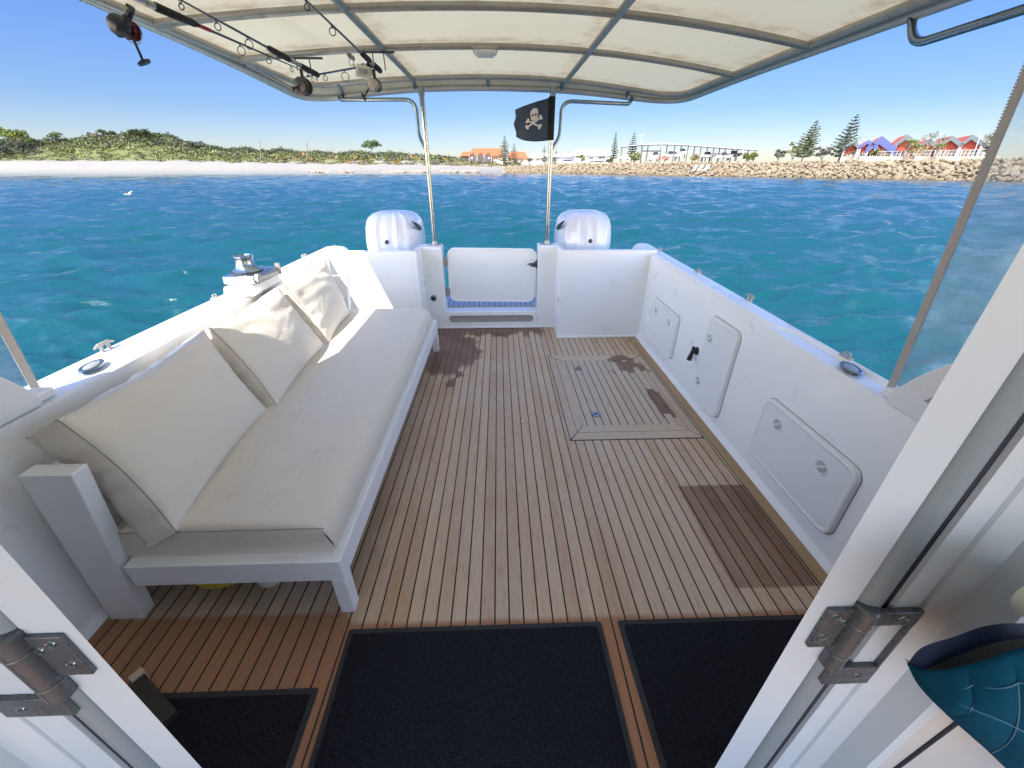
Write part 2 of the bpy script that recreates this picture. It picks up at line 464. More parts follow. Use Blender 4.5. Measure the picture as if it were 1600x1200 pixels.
def quilt_mat():
    t = NT('blue_quilt'); p = t.obj(); n = t.noise(p, 700, 2); n2 = t.noise(p, 12, 4)
    c = t.mix(n2, (.002, .036, .072), (.004, .060, .112))
    return t.set(col=c, rough=.95, spec=.05, normal=t.bump(n, .3, .002))
M['quilt'] = quilt_mat()
M['quilt_band'] = pm('navy_band', (.006, .02, .075), .7, var=.2, bump=.3, bscale=600)
M['lining'] = pm('grey_lining', (.20, .20, .175), .9, var=.15, bump=.4, bscale=400)
M['thread'] = pm('stitch_thread', (.05, .15, .24), .7)

def leaf_mat():
    t = NT('foliage'); a = t.new('ShaderNodeVertexColor'); a.layer_name = 'Col'
    return t.set(col=a.outputs[0], rough=.6, spec=.25)
M['leaf'] = leaf_mat()
M['bark'] = pm('bark', (.16, .12, .09), .9, var=.3, bump=.6, bscale=20)

def water_mat():
    t = NT('sea_water'); p = t.pos(); X, Y, Z = t.xyz(p)
    big = t.noise(t.mapping(p, (.03, .05, 1)), 1.0, 4)
    dist = t.math('SQRT', t.math('ADD', t.math('MULTIPLY', X, X), t.math('MULTIPLY', Y, Y)))
    near = t.mix(big, (.003, .039, .049), (.005, .054, .061))
    deep = t.mix(big, (.007, .040, .061), (.010, .053, .073))
    c = t.mix(t.step(dist, 6, 40), near, deep)
    shore = t.step(t.math('ADD', Y, t.math('MULTIPLY', big, 40)), 165, 222)
    c = t.mix(t.math('MULTIPLY', shore, .9), c, (.01, .15, .18))
    v1 = t.mapping(p, (.55, 1.5, 1), rot=(0, 0, R(8)))
    h1 = t.noise(v1, 2.4, 5, .62, .5); h2 = t.noise(v1, 9, 4, .6, .3); h3 = t.noise(v1, .55, 4, .6)
    h1 = t.math('SUBTRACT', 1.0, t.math('ABSOLUTE', t.math('SUBTRACT', t.math('MULTIPLY', h1, 2.0), 1.0)))
    h = t.math('ADD', t.math('MULTIPLY', h1, .40), t.math('ADD', t.math('MULTIPLY', h2, .26), t.math('MULTIPLY', h3, .5)))
    b = t.bump(h, .6, .088)
    # little foam flecks on the steepest crests
    cre = t.new('ShaderNodeAttribute'); cre.attribute_name = 'crest'
    fo = t.math('MULTIPLY', t.step(cre.outputs['Fac'], .975, 1.0), t.step(t.noise(p, 7, 5, .7), .5, .62))
    c = t.mix(fo, c, (.8, .84, .86))
    return t.set(col=c, rough=t.ramp(fo, 0, 1, .04, .8), ior=1.33, spec=.6, normal=b)
M['water'] = water_mat()

def dune_mat():
    t = NT('dune_sand'); p = t.pos(); X, Y, Z = t.xyz(p)
    n = t.noise(p, .35, 6, .65); n2 = t.noise(p, 1.6, 4, .7)
    c = t.mix(n, (.185, .17, .147), (.235, .218, .19))
    c = t.mix(t.math('MULTIPLY', t.step(n2, .58, .7), .28), c, (.42, .36, .28))
    wet = t.step(Z, .75, .25); c = t.mix(t.math('MULTIPLY', wet, .6), c, (.135, .135, .12))
    wl = t.math('MULTIPLY', t.step(t.math('ABSOLUTE', t.math('SUBTRACT', Z, t.math('ADD', .85, t.math('MULTIPLY', n, .5)))), .16, .04), t.step(n2, .42, .56))
    c = t.mix(t.math('MULTIPLY', wl, .7), c, (.17, .11, .08))
    veg = t.step(t.math('ADD', Z, t.math('MULTIPLY', n, 2.2)), 5.2, 6.4)
    g = t.mix(n2, (.075, .085, .03), (.15, .15, .06))
    c = t.mix(veg, c, g)
    return t.set(col=c, rough=.95, spec=.1, normal=t.bump(n2, .5, .4))
M['dune'] = dune_mat()
M['rock'] = pm('limestone_boulder', (.50, .42, .285), .9, var=.28, vscale=1.3, bump=.7, bscale=7, dirt=(.22, .16, .10), dscale=1.6, damt=.55)
def boulder_mat():
    t = NT('limestone'); p = t.pos(); o = t.obj(); X, Y, Z = t.xyz(p)
    oi = t.new('ShaderNodeObjectInfo').outputs['Random']
    n = t.noise(o, 1.2, 6, .65)
    c = t.mix(n, (.155, .121, .073), (.25, .202, .133))
    c = t.mix(t.math('MULTIPLY', oi, .45), c, (.27, .215, .155))
    c = t.mix(t.math('MULTIPLY', t.step(t.noise(o, 2.6, 7, .7), .55, .75), .45), c, (.25, .19, .13))
    wet = t.step(t.math('ADD', Z, t.math('MULTIPLY', n, .8)), 1.0, .2)
    c = t.mix(t.math('MULTIPLY', wet, .72), c, (.17, .125, .075))
    return t.set(col=c, rough=.9, spec=.15, normal=t.bump(t.noise(o, 5, 5, .7), .6, .25))
M['boulder'] = boulder_mat()
M['bank'] = pm('rubble_bank', (.26, .21, .14), .95, var=.3, vscale=.6, bump=.6, bscale=3)
M['reef'] = pm('reef_rock', (.24, .18, .14), .9, var=.35, vscale=.7, bump=.8, bscale=3)
M['paving'] = pm('pale_paving', (.40, .35, .30), .9, var=.1, vscale=.5)
def tile_mat(name, col):
    t = NT(name); p = t.obj(); n = t.noise(p, .8, 5); w = t.new('ShaderNodeTexWave', wave_type='BANDS', bands_direction='Z')
    t.l.new(p, w.inputs[0]); w.inputs['Scale'].default_value = 1.4; w.inputs['Distortion'].default_value = .4
    c = t.mix(n, tuple(x*.8 for x in col), tuple(min(1, x*1.15) for x in col))
    c = t.mix(t.math('MULTIPLY', w.outputs[1], .18), c, tuple(x*.55 for x in col))
    return t.set(col=c, rough=.8)
M['roof_orange'] = tile_mat('orange_roof_tile', (.34, .095, .032))
M['roof_red'] = tile_mat('red_roof_tile', (.36, .07, .04))
M['w_grey'] = pm('grey_brown_wall', (.075, .062, .056), .8, var=.15, vscale=.8)
M['w_white'] = pm('white_wall', (0.400, 0.396, 0.386), .6, var=.05, vscale=.4)
M['w_cream'] = pm('cream_wall', (.46, .37, .27), .7, var=.08, vscale=.5)
M['shaded_edge_strip'] = pm('grey_shade_strip', (.17, .215, .245), .4, var=.06)
M['w_red'] = pm('red_wall', (.32, .045, .02), .7, var=.12, vscale=.6)
M['w_blue'] = pm('blue_fascia', (.045, .058, .17), .5, var=.08)
M['w_teal'] = pm('grey_green_fascia', (.075, .095, .10), .5, var=.08)
M['glass_dark'] = pm('dark_glass', (.02, .03, .045), .08, var=.2)
M['rail_white'] = pm('white_rail', (0.420, 0.416, 0.405), .5)
M['canvas_white'] = pm('white_sheet_roof', (0.420, 0.416, 0.405), .5, var=.04)
M['steel_dark'] = pm('dark_column_steel', (.07, .075, .08), .6)
M['car_red'] = pm('red_car_paint', (.30, .03, .03), .3, coat=.5)
M['boat_white'] = pm('boat_white', (.76, .77, .78), .3, coat=.3)
M['boat_navy'] = pm('boat_navy', (.02, .03, .06), .3, coat=.3)
M['pole'] = pm('pole_white', (0.420, 0.416, 0.405), .5)
M['gull'] = pm('gull_white', (0.53, 0.53, 0.517), .8)
M['gull_grey'] = pm('gull_grey', (.30, .31, .33), .8)
# ================================================================== THE BOAT
boat = thing('motor_boat', (0, 0, 0), 'white fishing boat with teak cockpit deck, open transom gate and hard canopy on steel poles', 'boat')
B = boat
def V3(*a): return Vector(a)

# --- deck
m = MB(); m.poly([(-1.66, -2.3, 0), (1.47, -2.3, 0), (1.47, 3.97, 0), (.63, 3.97, 0), (.63, 4.29, 0), (-.84, 4.29, 0), (-.84, 3.99, 0), (-1.66, 3.99, 0)])
m.build('deck', M['teak_deck'], B)
# --- hatch let into the deck: mitred border boards round short planks
hx0, hx1, hy0, hy1 = .466, 1.348, 2.135, 3.475
bw_f, bw_s = .105, .105
m = MB(); z = .005
m.prism([(hx0+.1, hy0+.2, -.02), (hx1-.1, hy0+.2, -.02), (hx1-.1, hy1-.15, -.02), (hx0+.1, hy1-.15, -.02)], (0, 0, .0235))
hatch = m.build('deck_hatch', M['teak_hatch'], B)
def board(pts, mat, z0=.0, h=.006):
    q = MB(); q.prism([(x, y, z0) for x, y in pts], (0, 0, h)); return q.build('border_board', mat, hatch, bevel=.0012)
fw, sw, g = .16, .105, .004
board([(hx0, hy0), (hx1, hy0), (hx1-sw*.5, hy0+fw*.5-g/2), (hx0+sw*.5, hy0+fw*.5-g/2)], M['teak_plain'])
board([(hx0+sw*.5+.002, hy0+fw*.5+g/2), (hx1-sw*.5-.002, hy0+fw*.5+g/2), (hx1-sw, hy0+fw), (hx0+sw, hy0+fw)], M['teak_plain'])
board([(hx0+.01, hy1), (hx1-.01, hy1), (hx1-sw, hy1-.11), (hx0+sw, hy1-.11)], M['teak_plain'])
for sgn, xe in ((1, hx0), (-1, hx1)):      # two narrow boards down each side, mitred into the end boards
    X_ = lambda d: xe+sgn*d
    board([(X_(-.006), hy0+.008), (X_(sw*.5-.003), hy0+fw*.5+.004), (X_(sw*.5-.003), hy1-.058), (X_(-.006), hy1-.004)], M['teak_side'])
    board([(X_(sw*.5+.001), hy0+fw*.5+.010), (X_(sw-.004), hy0+fw+.004), (X_(sw-.004), hy1-.114), (X_(sw*.5+.001), hy1-.062)], M['teak_side'])
m = MB()
for k in range(1): m.prism([(hx0+sw, hy0+fw+.002, -.01), (hx1-sw, hy0+fw+.002, -.01), (hx1-sw, hy1-.112, -.01), (hx0+sw, hy1-.112, -.01)], (0, 0, .0145))
m.build('plank_panel', M['teak_hatch'], hatch)
m = MB()     # black caulk bed under the hatch, seen in the joints
m.prism([(hx0-.011, hy0-.006, -.01), (hx1+.011, hy0-.006, -.01), (hx1+.011, hy1+.005, -.01), (hx0-.011, hy1+.005, -.01)], (0, 0, .0118))
m.build('caulk_bed', M['gasket'], hatch)
for (x, y) in ((.70, 3.19), (.695, 2.432)):
    m = MB(); m.lathe([(.0, .0), (.032, 0), (.032, .010), (.026, .013), (.018, .0115), (.017, .006), (.0, .006)], (x, y, .0), seg=20)
    rg = m.build('lift_ring', M['steel'], hatch, smooth=40)
m = MB(); m.lathe([(.0, 0), (.013, 0), (.012, .004), (0, .005)], (.152, 2.374, .0), seg=14); m.build('deck_plug', M['beige'], B, smooth=40)

# --- coamings and hull sides
def coaming(sx, xin, xout, zf, y0, y1):
    """sx=+1 starboard, -1 port; profile lofted along y"""
    ys = [y0, .6, 1.0, 1.3, 1.6, 1.9, 2.05, 2.4, 3.0, 3.6, 4.0, 4.35, 4.52, 4.62, 4.68]
    rings = []
    for y in ys:
        t = max(0, min(1, (y-4.35)/.33)); dz = -.07*t*t-.10*max(0, t-.75)*4*.25; zi = zf(y)+dz
        led = .085 if y < 1.95 else (.02 if y < 2.2 else .012)
        ldz = .012
        w = xout-xin
        if y > 3.98: xi = xin+.03*min(1, (y-3.98)*4)*sx
        else: xi = xin
        taper = .05*t*t*sx
        xi2 = xi+taper*.2; xo = xout-taper*.6
        pr = [(xi-.026*sx, .0), (xi-.022*sx, .012), (xi-.004*sx, .030), (xi, .045), (xi, zi-.016), (xi+.004*sx, zi-.006-ldz*.3), (xi+.014*sx, zi-ldz*.2-.002),
              (xi+led*.98*sx, zi), (xi+(led+.006)*sx, zi+ldz), (xo-.022*sx, zi+ldz+.008), (xo-.006*sx, zi+.008), (xo, zi-.012), (xo+.01*sx, zi-.05), (xo-.03*sx, zi-.10), (xo-.10*sx, -.25), (xo-.35*sx, -.9)]
        rings.append([(x, y, z) for x, z in pr])
    mb = MB(); V = mb.loft(rings, closed=False, cap=False)
    mb.face(list(reversed(V[-1])))
    return mb.build('side_coaming', M['gel'], B, smooth=50)
zs = lambda y: .815+.0185*(y-1.2)
zp = lambda y: .858+.004*min(1, max(0, y-1))
coaming(1, 1.475, 1.60, zs, .3, 4.68)
coaming(-1, -1.632, -1.805, zp, .3, 4.68)

# flush rod holders, little pad-eyes and cleats on the gunwales
def rod_holder(x, y, z, yaw):
    m = MB(); M4 = Matrix.Translation((x, y, z)) @ Matrix.Rotation(yaw, 4, 'Z')
    ring = lambda s, h: [M4 @ V3(.032*s*math.cos(a), .066*s*math.sin(a), h) for a in [2*PI*k/24 for k in range(24)]]
    m.loft([ring(1, -.004), ring(1, .004), ring(.93, .007), ring(.72, .006), ring(.66, -.01), ring(.6, -.06)], True, True)
    o = m.build('rod_holder', M['steel'], B, smooth=35)
    m = MB(); m.loft([ring(.66, .005), ring(.5, .008), ring(.2, .009)], True, True)
    m.build('holder_cap', M['steel_old'], o, smooth=40)
rod_holder(-1.70, 1.537, .875, R(14)); rod_holder(1.52, 1.50, .834, R(-12))
def padeye(x, y, z, l=.055, cleat=False):
    m = MB()
    if cleat:
        for s in (-1, 1): m.cyl((x, y+s*.018, z-.01), (x, y+s*.018, z+.022), .007, 10)
        m.tube([(x, y-l, z+.018), (x, y-l*.5, z+.026), (x, y+l*.5, z+.026), (x, y+l, z+.018)], [.004, .008, .008, .004], 10)
    else:
        m.box((x-.012, y-.03, z-.004), (x+.012, y+.03, z+.003)); m.tube(fillet([(x, y-.016, z), (x, y-.016, z+.02), (x, y+.016, z+.02), (x, y+.016, z)], .014), .004, 8)
    m.build('deck_cleat' if cleat else 'pad_eye', M['steel_old'], B, smooth=40)
for a in ((-1.775, 1.70, .885, .05, True), (-1.785, 2.5, .885), (-1.76, 3.75, .885, .05, True), (1.585, 2.42, .865, .05, True), (1.585, 3.16, .875), (1.575, 3.98, .885, .06, True), (1.575, 1.60, .845)): padeye(*a)

# --- transom
m = MB()
zt = .895
m.box((-1.66, 3.975, -.3), (-.845, 4.05, zt)); m.box((-.8455, 3.976, -.3), (-.80, 4.30, zt-.006))
m.box((-.845, 4.272, -.3), (-.597, 4.47, zt-.010)); m.box((.408, 4.272, -.3), (.64, 4.47, zt-.004))
m.box((.604, 3.952, -.3), (.645, 4.30, zt-.002)); m.box((.606, 3.95, -.3), (1.53, 4.03, zt+.002))
m.box((-.597, 4.30, -.3), (.408, 4.46, .186)); m.box((-.5975, 4.275, .165), (.4085, 4.31, .19))
for a, b in (((-.845, 4.262, 0), (.62, 4.275, .022)), ((.60, 3.936, 0), (1.48, 3.955, .022))): m.box(a, b)
tr = m.build('transom', M['gel'], B, bevel=.009, bseg=3)
m = MB()  # front sheet of the sill with the long scupper slot
y = 4.272
slot = [(x-.10, y, z+.105) for x, z in rrect(.95, .086, .043, 8)]
m.plate_hole([(-.6, y, 0), (.41, y, 0), (.41, y, .178), (-.6, y, .178)], slot, (0, .026, 0))
m.build('scupper_plate', M['gel'], B, norm=True)
m = MB(); m.box((-.58, 4.296, .05), (.38, 4.2995, .16)); m.build('scupper_floor', pm('stained_scupper', (.34, .31, .28), .5, var=.25, vscale=5), B)
# engine well shelf and swim platform
m = MB(); m.box((-1.66, 4.051, .28), (-.846, 4.42, .33)); m.box((.65, 4.031, .28), (1.52, 4.42, .33)); m.box((-1.70, 4.42, -.8), (-.60, 4.47, .42)); m.box((.41, 4.4705, -.8), (1.53, 4.49, .42)); m.box((-.60, 4.461, -.8), (.41, 4.48, .10))
m.build('engine_well', M['gel'], B, bevel=.006)
m = MB(); m.box((-.66, 4.482, .11), (.47, 5.05, .155)); m.build('swim_platform', M['platform'], B, bevel=.006)
m = MB(); m.box((-.60, 4.4625, .186), (.41, 4.475, .20)); m.build('threshold_trim', M['teak_strip'], B)

# --- transom gate
m = MB(); cx, cz = -.078, .567
yy = 4.352
M4 = Matrix.Translation((cx, yy, cz)) @ Matrix.Rotation(R(1.0), 4, 'Y')
def rr3(w, h, r, d): return [M4 @ V3(x, d, z) for x, z in rrect(w, h, r, 7)]
m.loft([rr3(.955, .575, .085, .034), rr3(.958, .578, .086, .006), rr3(.945, .565, .08, .0), rr3(.915, .535, .068, .0), rr3(.908, .528, .066, .005), rr3(.90, .52, .064, .004)], True, True)
gate = m.build('transom_gate', M['gel_hatch'], B, smooth=35)
m = MB(); m.box((.395, 4.335, .645), (.409, 4.40, .735)); m.box((.375, 4.338, .66), (.398, 4.35, .72))
m.tube([(.39, 4.338, .695), (.33, 4.325, .70), (.30, 4.318, .692)], [.010, .008, .005], 10); m.tube([(.388, 4.335, .672), (.35, 4.325, .672), (.325, 4.33, .69)], .007, 8)
m.lathe([(0, 0), (.016, 0), (.016, .02), (0, .022)], (.365, 4.352, .69), (0, -1, 0), 14)
m.build('gate_latch', M['brown_steel'], gate, smooth=40)
for z in (.72, .40):
    m = MB(); m.cyl((-.578, 4.36, z-.05), (-.578, 4.36, z+.05), .010, 12); m.box((-.5965, 4.345, z-.045), (-.58, 4.37, z+.045)); m.box((-.575, 4.349, z-.04), (-.545, 4.3515, z+.04))
    m.build('gate_hinge', M['steel_old'], gate, smooth=40)

# port pillar: access cover and shower outlet
m = MB(); yy = 4.272
pts = [(x-.705, yy, z+.73) for x, z in [(-.098, .135), (-.098, -.09), (-.09, -.115), (-.068, -.13), (.068, -.13), (.09, -.115), (.098, -.09), (.098, .135)]]
sh = lambda k, d: [((p[0]+.705)*k-.705, yy+d, (p[2]-.73)*k+.73) for p in pts]
m.loft([sh(1, 0.004), sh(1, -.006), sh(.975, -.010), sh(.93, -.0095), sh(.92, -.006), sh(.90, -.006)], True, True)
m.build('access_cover', M['gel_hatch'], B, smooth=30)
m = MB(); m.lathe([(.0, .0), (.034, 0), (.034, .008), (.029, .013), (.021, .012), (.019, .002), (0, .001)], (-.722, 4.272, .35), (0, -1, 0), 24); sho = m.build('shower_outlet', M['steel'], B, smooth=40)
m = MB(); m.lathe([(0, 0), (.019, 0), (.017, .006), (.010, .008), (0, .0085)], (-.722, 4.270, .35), (0, -1, 0), 18); m.build('outlet_plug', M['black'], sho, smooth=40)
m = MB()   # corner drain at the starboard quarter: small teak-edged cut-out
m.torus((1.39, 3.86, .004), (0, 0, 1), .06, .010, 20, 8, .5); m.build('corner_drain', M['teak_strip'], B, smooth=50)

# --- starboard locker hatches
XW = 1.475
def locker(y0, y1, z0, z1, r, latches):
    yc, zc, w, h = (y0+y1)/2, (z0+z1)/2, y1-y0, z1-z0
    P = lambda s, d, rr: [(XW-d, yc+a, zc+b) for a, b in rrect(w-s, h-s, rr, 7)]
    m = MB(); m.loft([P(-.004, -.004, r), P(0, .016, r), P(.006, .024, r*.98), P(.016, .027, r*.92), P(.030, .027, r*.86), P(.040, .0235, r*.8), P(.05, .0235, r*.7)], True, True)
    o = m.build('storage_hatch', M['gel_hatch'], B, smooth=35)
    q = MB(); q.loft([P(-.010, -.002, r*1.05), P(-.010, .0022, r*1.05), P(-.006, .0022, r)], True, True); q.build('hatch_contact_shade', M['hatch_contact_shade'], o, smooth=40)  # grey ring round the hatch stands in for its contact shadow
    for (ly, lz) in latches:
        m = MB(); x = XW-.0235
        m.lathe([(.0, -.012), (.026, -.012), (.029, .0005), (.034, .004), (.037, .001), (.037, -.006)], (x, ly, lz), (-1, 0, 0), 28)
        l = m.build('hatch_latch', M['gel_hatch'], o, smooth=40)
        m = MB(); m.box((x-.0065, -.026, -.0055), (x+.004, .026, .0055), Matrix.Translation((0, ly, lz)) @ Matrix.Rotation(R(-38), 4, 'X')); m.build('latch_bar', M['gel_hatch'], l, bevel=.003)
        m = MB(); m.lathe([(0, .0), (.0275, 0), (.0275, .0012), (0, .0012)], (x-.0006, ly, lz), (-1, 0, 0), 20); m.build('latch_well_shade', M['grey_alu'], l)  # grey disc on the face stands in for the shaded latch recess
    return o
locker(3.06, 3.655, .140, .525, .05, ((3.53, .436), (3.215, .432)))
locker(2.22, 2.59, .085, .712, .055, ((2.524, .56), (2.538, .22)))
locker(1.195, 1.83, .128, .508, .055, ((1.688, .412), (1.36, .404)))
m = MB()   # black wash-down tap
m.lathe([(0, 0), (.030, 0), (.028, .012), (.016, .016), (.013, .034), (0, .034)], (XW, 2.69, .392), (-1, 0, 0), 18)
m.cyl((XW-.03, 2.69, .400), (XW-.042, 2.69, .345), .015, 14); m.cyl((XW-.042, 2.69, .348), (XW-.048, 2.69, .318), .018, 14); m.cyl((XW-.034, 2.69, .405), (XW-.034, 2.69, .425), .010, 12)
m.build('wash_down_tap', M['black'], B, smooth=40)

# --- steel poles carrying the canopy
for (px_, py_) in ((-.675, 4.40), (.508, 4.40)):
    m = MB(); m.cyl((px_, py_, .885), (px_, py_, 2.235), .0215, 18)
    m.tube([(px_, py_, 1.12), (px_, py_, 1.14)], .0245, 18); m.tube([(px_, py_, 2.17), (px_, py_, 2.215)], .027, 18)
    pole = m.build('canopy_pole', M['steel'], B, smooth=50)
    m = MB(); m.prism([(px_+x, py_+y, .884) for x, y in rrect(.14, .10, .012, 3)], (0, 0, .007))
    m.tube([(px_, py_, .89), (px_, py_, .925)], [.032, .024], 18)
    for sx in (-1, 1):
        for sy in (-1, 1): m.lathe([(.008, 0), (.007, .004), (0, .006)], (px_+sx*.055, py_+sy*.036, .891), seg=10)
    m.build('base_plate', M['steel_old'], pole, smooth=40)

# --- canopy
def roof_z(x):
    d = x+.06
    return 2.338-(.030 if d < 0 else .050)*d*d
m = MB(); m.grid(lambda u, v: (-1.79+3.53*u, -2.45+7.0*v, roof_z(-1.79+3.53*u)), 32, 40)
m.build('canopy_lining', M['canopy'], B, smooth=60)
low = fillet([(-1.775, -2.3, 2.275), (-1.775, 2.4, 2.252), (-1.775, 3.3, 2.225), (-1.775, 4.57, 2.145), (-1.1, 4.56, 2.212), (-.7, 4.555, 2.240), (-.1, 4.55, 2.252), (.51, 4.555, 2.240), (.95, 4.56, 2.213), (1.725, 4.57, 2.140), (1.725, 3.3, 2.160), (1.725, 2.0, 2.155), (1.725, -2.3, 2.155)], .42, 8)
upp = [V3(-.03+(p.x+.03)*.965, min(p.y, 4.6)-(.085 if p.y > 2 else .0)*min(1, (p.y-2)/2), 0) for p in low]
for p, q in zip(upp, low): p.z = min(roof_z(p.x)-.018, q.z+.088)
m = MB(); m.tube(low, .024, 12); m.tube([p+V3((.022 if p.x < 0 else -.022)*(1 if abs(p.x) > 1.5 else 0), -.0, .030) for p in low], .012, 8)
m.build('canopy_lower_rail', M['rail_edge'], B, smooth=50)
m = MB(); m.tube(upp, .021, 12); m.build('canopy_upper_rail', M['steel_old'], B, smooth=50)
m = MB(); m.loft([[p+V3(0, 0, .012) for p in low], [p+V3(0, 0, .004) for p in upp]], closed=False, cap=False)
m.build('canopy_fascia', M['canopy'], B, smooth=60)
def near_pt(path, pred):
    return min(path, key=pred)
for (tx, ty) in ((-1.775, 2.75), (-1.775, 3.55), (1.725, 2.95), (1.725, 3.75)):
    z0 = 2.25-.035*(ty-2.4) if tx < 0 else 2.158
    m = MB(); m.tube([(tx, ty, z0), (tx*.967, ty-.02, z0+.088)], .016, 10); m.build('rail_strut', M['steel'], B, smooth=50)
for tx in (-1.42, -.75, -.08, .60, 1.22):
    p = near_pt(low, lambda q: abs(q.x-tx)+(10 if q.y < 4.3 else 0)); q = near_pt(upp, lambda q: abs(q.x-tx)+(10 if q.y < 4.2 else 0))
    zl = np.interp(tx, [-1.5, -.7, -.1, .51, 1.35], [2.173, 2.240, 2.252, 2.240, 2.179])
    m = MB(); m.tube([(tx, 4.55, zl), (tx, 4.465, min(roof_z(tx)-.018, zl+.088))], .015, 10); m.build('rail_strut', M['steel'], B, smooth=50)
for yb in (.6, 1.2, 1.9, 2.65, 3.40):
    xs = np.linspace(-1.70, 1.65, 25)
    m = MB(); m.tube([(x, yb, roof_z(x)-.028) for x in xs], .019, 12); m.build('canopy_bow', M['steel_old'], B, smooth=50)
for xb in (-.745, .625):
    m = MB(); m.tube([(xb, y, roof_z(xb)-.031) for y in np.linspace(-2.2, 4.44, 12)], .0205, 12); m.build('canopy_stringer', M['steel_old'], B, smooth=50)
# handholds round the canopy corners
for pts in ([(-1.46, 4.55, 2.175), (-1.44, 4.52, 2.15), (-.75, 4.52, 2.155), (-.752, 4.50, 1.86), (-.69, 4.42, 1.765)],
            [(1.28, 4.55, 2.18), (1.25, 4.52, 2.128), (.605, 4.52, 2.150), (.602, 4.50, 1.86), (.525, 4.42, 1.765)],
            [(1.72, 2.12, 2.165), (1.72, 2.06, 2.045), (1.72, .3, 2.08)]):
    m = MB(); m.tube(fillet(pts, .11, 7), .0165, 12); m.build('grab_rail', M['steel'], B, smooth=50)
# canopy light
m = MB(); x0, y0 = -.072, 3.37; zt_ = roof_z(x0)-.052
m.box((x0-.085, y0-.03, zt_-.004), (x0+.085, y0+.03, zt_+.012)); cl = m.build('deck_light', M['steel_old'], B, bevel=.004)
m = MB(); R8 = lambda w, d, z: [(x0+a, y0+b, z) for a, b in rrect(w, d, .02, 4)]
m.loft([R8(.165, .06, zt_-.004), R8(.155, .055, zt_-.022), R8(.11, .04, zt_-.040)], True, True); m.build('light_lens', M['lens'], cl, smooth=50)
for k in range(7):
    m = MB(); xx = x0-.06+.02*k; m.box((xx-.006, y0-.0305, zt_-.026), (xx+.006, y0-.027, zt_-.008)); m.build('lens_rib', M['lens'], cl)

# --- pot hauler on the port gunwale
px0, py0 = -1.68, 2.74
m = MB()
def taper(x0, x1, y0, y1, z0, z1, k): return [[(x0, y0, z0), (x1, y0, z0), (x1, y1, z0), (x0, y1, z0)], [(x0+k, y0+k, z1), (x1-k, y0+k, z1), (x1-k, y1-k, z1), (x0+k, y1-k, z1)]]
m.loft(taper(px0-.10, px0+.095, py0-.17, py0+.22, .868, .930, .012), True, True)
ph = m.build('pot_hauler', M['gel_bright'], B, bevel=.008)
m = MB(); m.loft(taper(px0-.105, px0+.11, py0-.13, py0+.19, .931, .990, .006), True, True); m.build('gear_box', M['steel'], ph, bevel=.01)
m = MB(); m.lathe([(0, 0), (.088, 0), (.090, .010), (.070, .022), (.060, .034), (.053, .06), (.053, .085), (.060, .094), (.060, .104), (.045, .107), (.043, .100), (0, .100)], (px0-.005, py0+.005, .990), seg=32); m.build('hauler_drum', M['steel'], ph, smooth=35)
m = MB(); m.lathe([(0, 0), (.094, 0), (.094, .012), (0, .012)], (px0-.005, py0+.005, .986), seg=32); m.build('drum_seal', M['black'], ph, smooth=35)
m = MB(); m.box((px0+.085, py0+.19, .93), (px0+.115, py0+.205, 1.005)); m.tube(fillet([(px0+.10, py0+.20, .95), (px0+.115, py0+.05, .955), (px0+.115, py0-.12, .96)], .05), .009, 10)
m.lathe([(0, 0), (.026, 0), (.024, .02), (0, .022)], (px0+.104, py0-.10, .972), (1, 0, 0), 18); m.build('rope_guide', M['steel_old'], ph, smooth=40)

# --- cabin behind the camera: walls, bulkhead, door frame
wing_pts = [(1.262, .818), (1.25, .87), (1.205, .945), (1.14, 1.025), (1.03, 1.10), (.85, 1.17), (.22, 1.27), (.22, .81), (1.262, .81)]
for sx, x0, dx, zo in ((1, 1.4747, .11, 0), (-1, -1.6317, -.12, .05)):
    m = MB(); P = [(x0, y, z+(zo if z > .7 else 0)) for y, z in wing_pts]
    inn = [(x0, 1.145, .882+zo), (x0, 1.075, .985+zo), (x0, .9, 1.065+zo), (x0, .5, 1.12+zo), (x0, .5, .882+zo)]
    m.plate_hole(P, inn, (dx*.16, 0, 0)); m.poly([(p[0]+dx*.16, p[1], p[2]) for p in inn])
    back = [(p[0]+dx, p[1], p[2]) for p in P]; n = len(P)
    for i in range(n):
        j = (i+1) % n; m.poly([P[i], P[j], back[j], back[i]])
    m.poly(back)
    m.build('cabin_wing', M['gel'], B, bevel=.0025)
m = MB()
for sx, x in ((1, 1.50), (-1, -1.66)):
    m.box((min(x, x+sx*.06), -2.3, -.5), (max(x, x+sx*.06), .28, 1.0))
    if sx < 0: m.box((x, -1.3, 1.0), (x-.06, .62, 2.24))  # unseen solid panel added to keep sun patches off the near cushion
    for y in ((-2.3, -1.2) if sx > 0 else (-2.3,)): m.box((min(x, x+sx*.06), y, 1.0), (max(x, x+sx*.06), y+.12, 2.25))
m.box((-1.66, -2.36, -.3), (1.50, -2.301, 1.05))
m.build('cabin_side', M['gel_cream'], B)
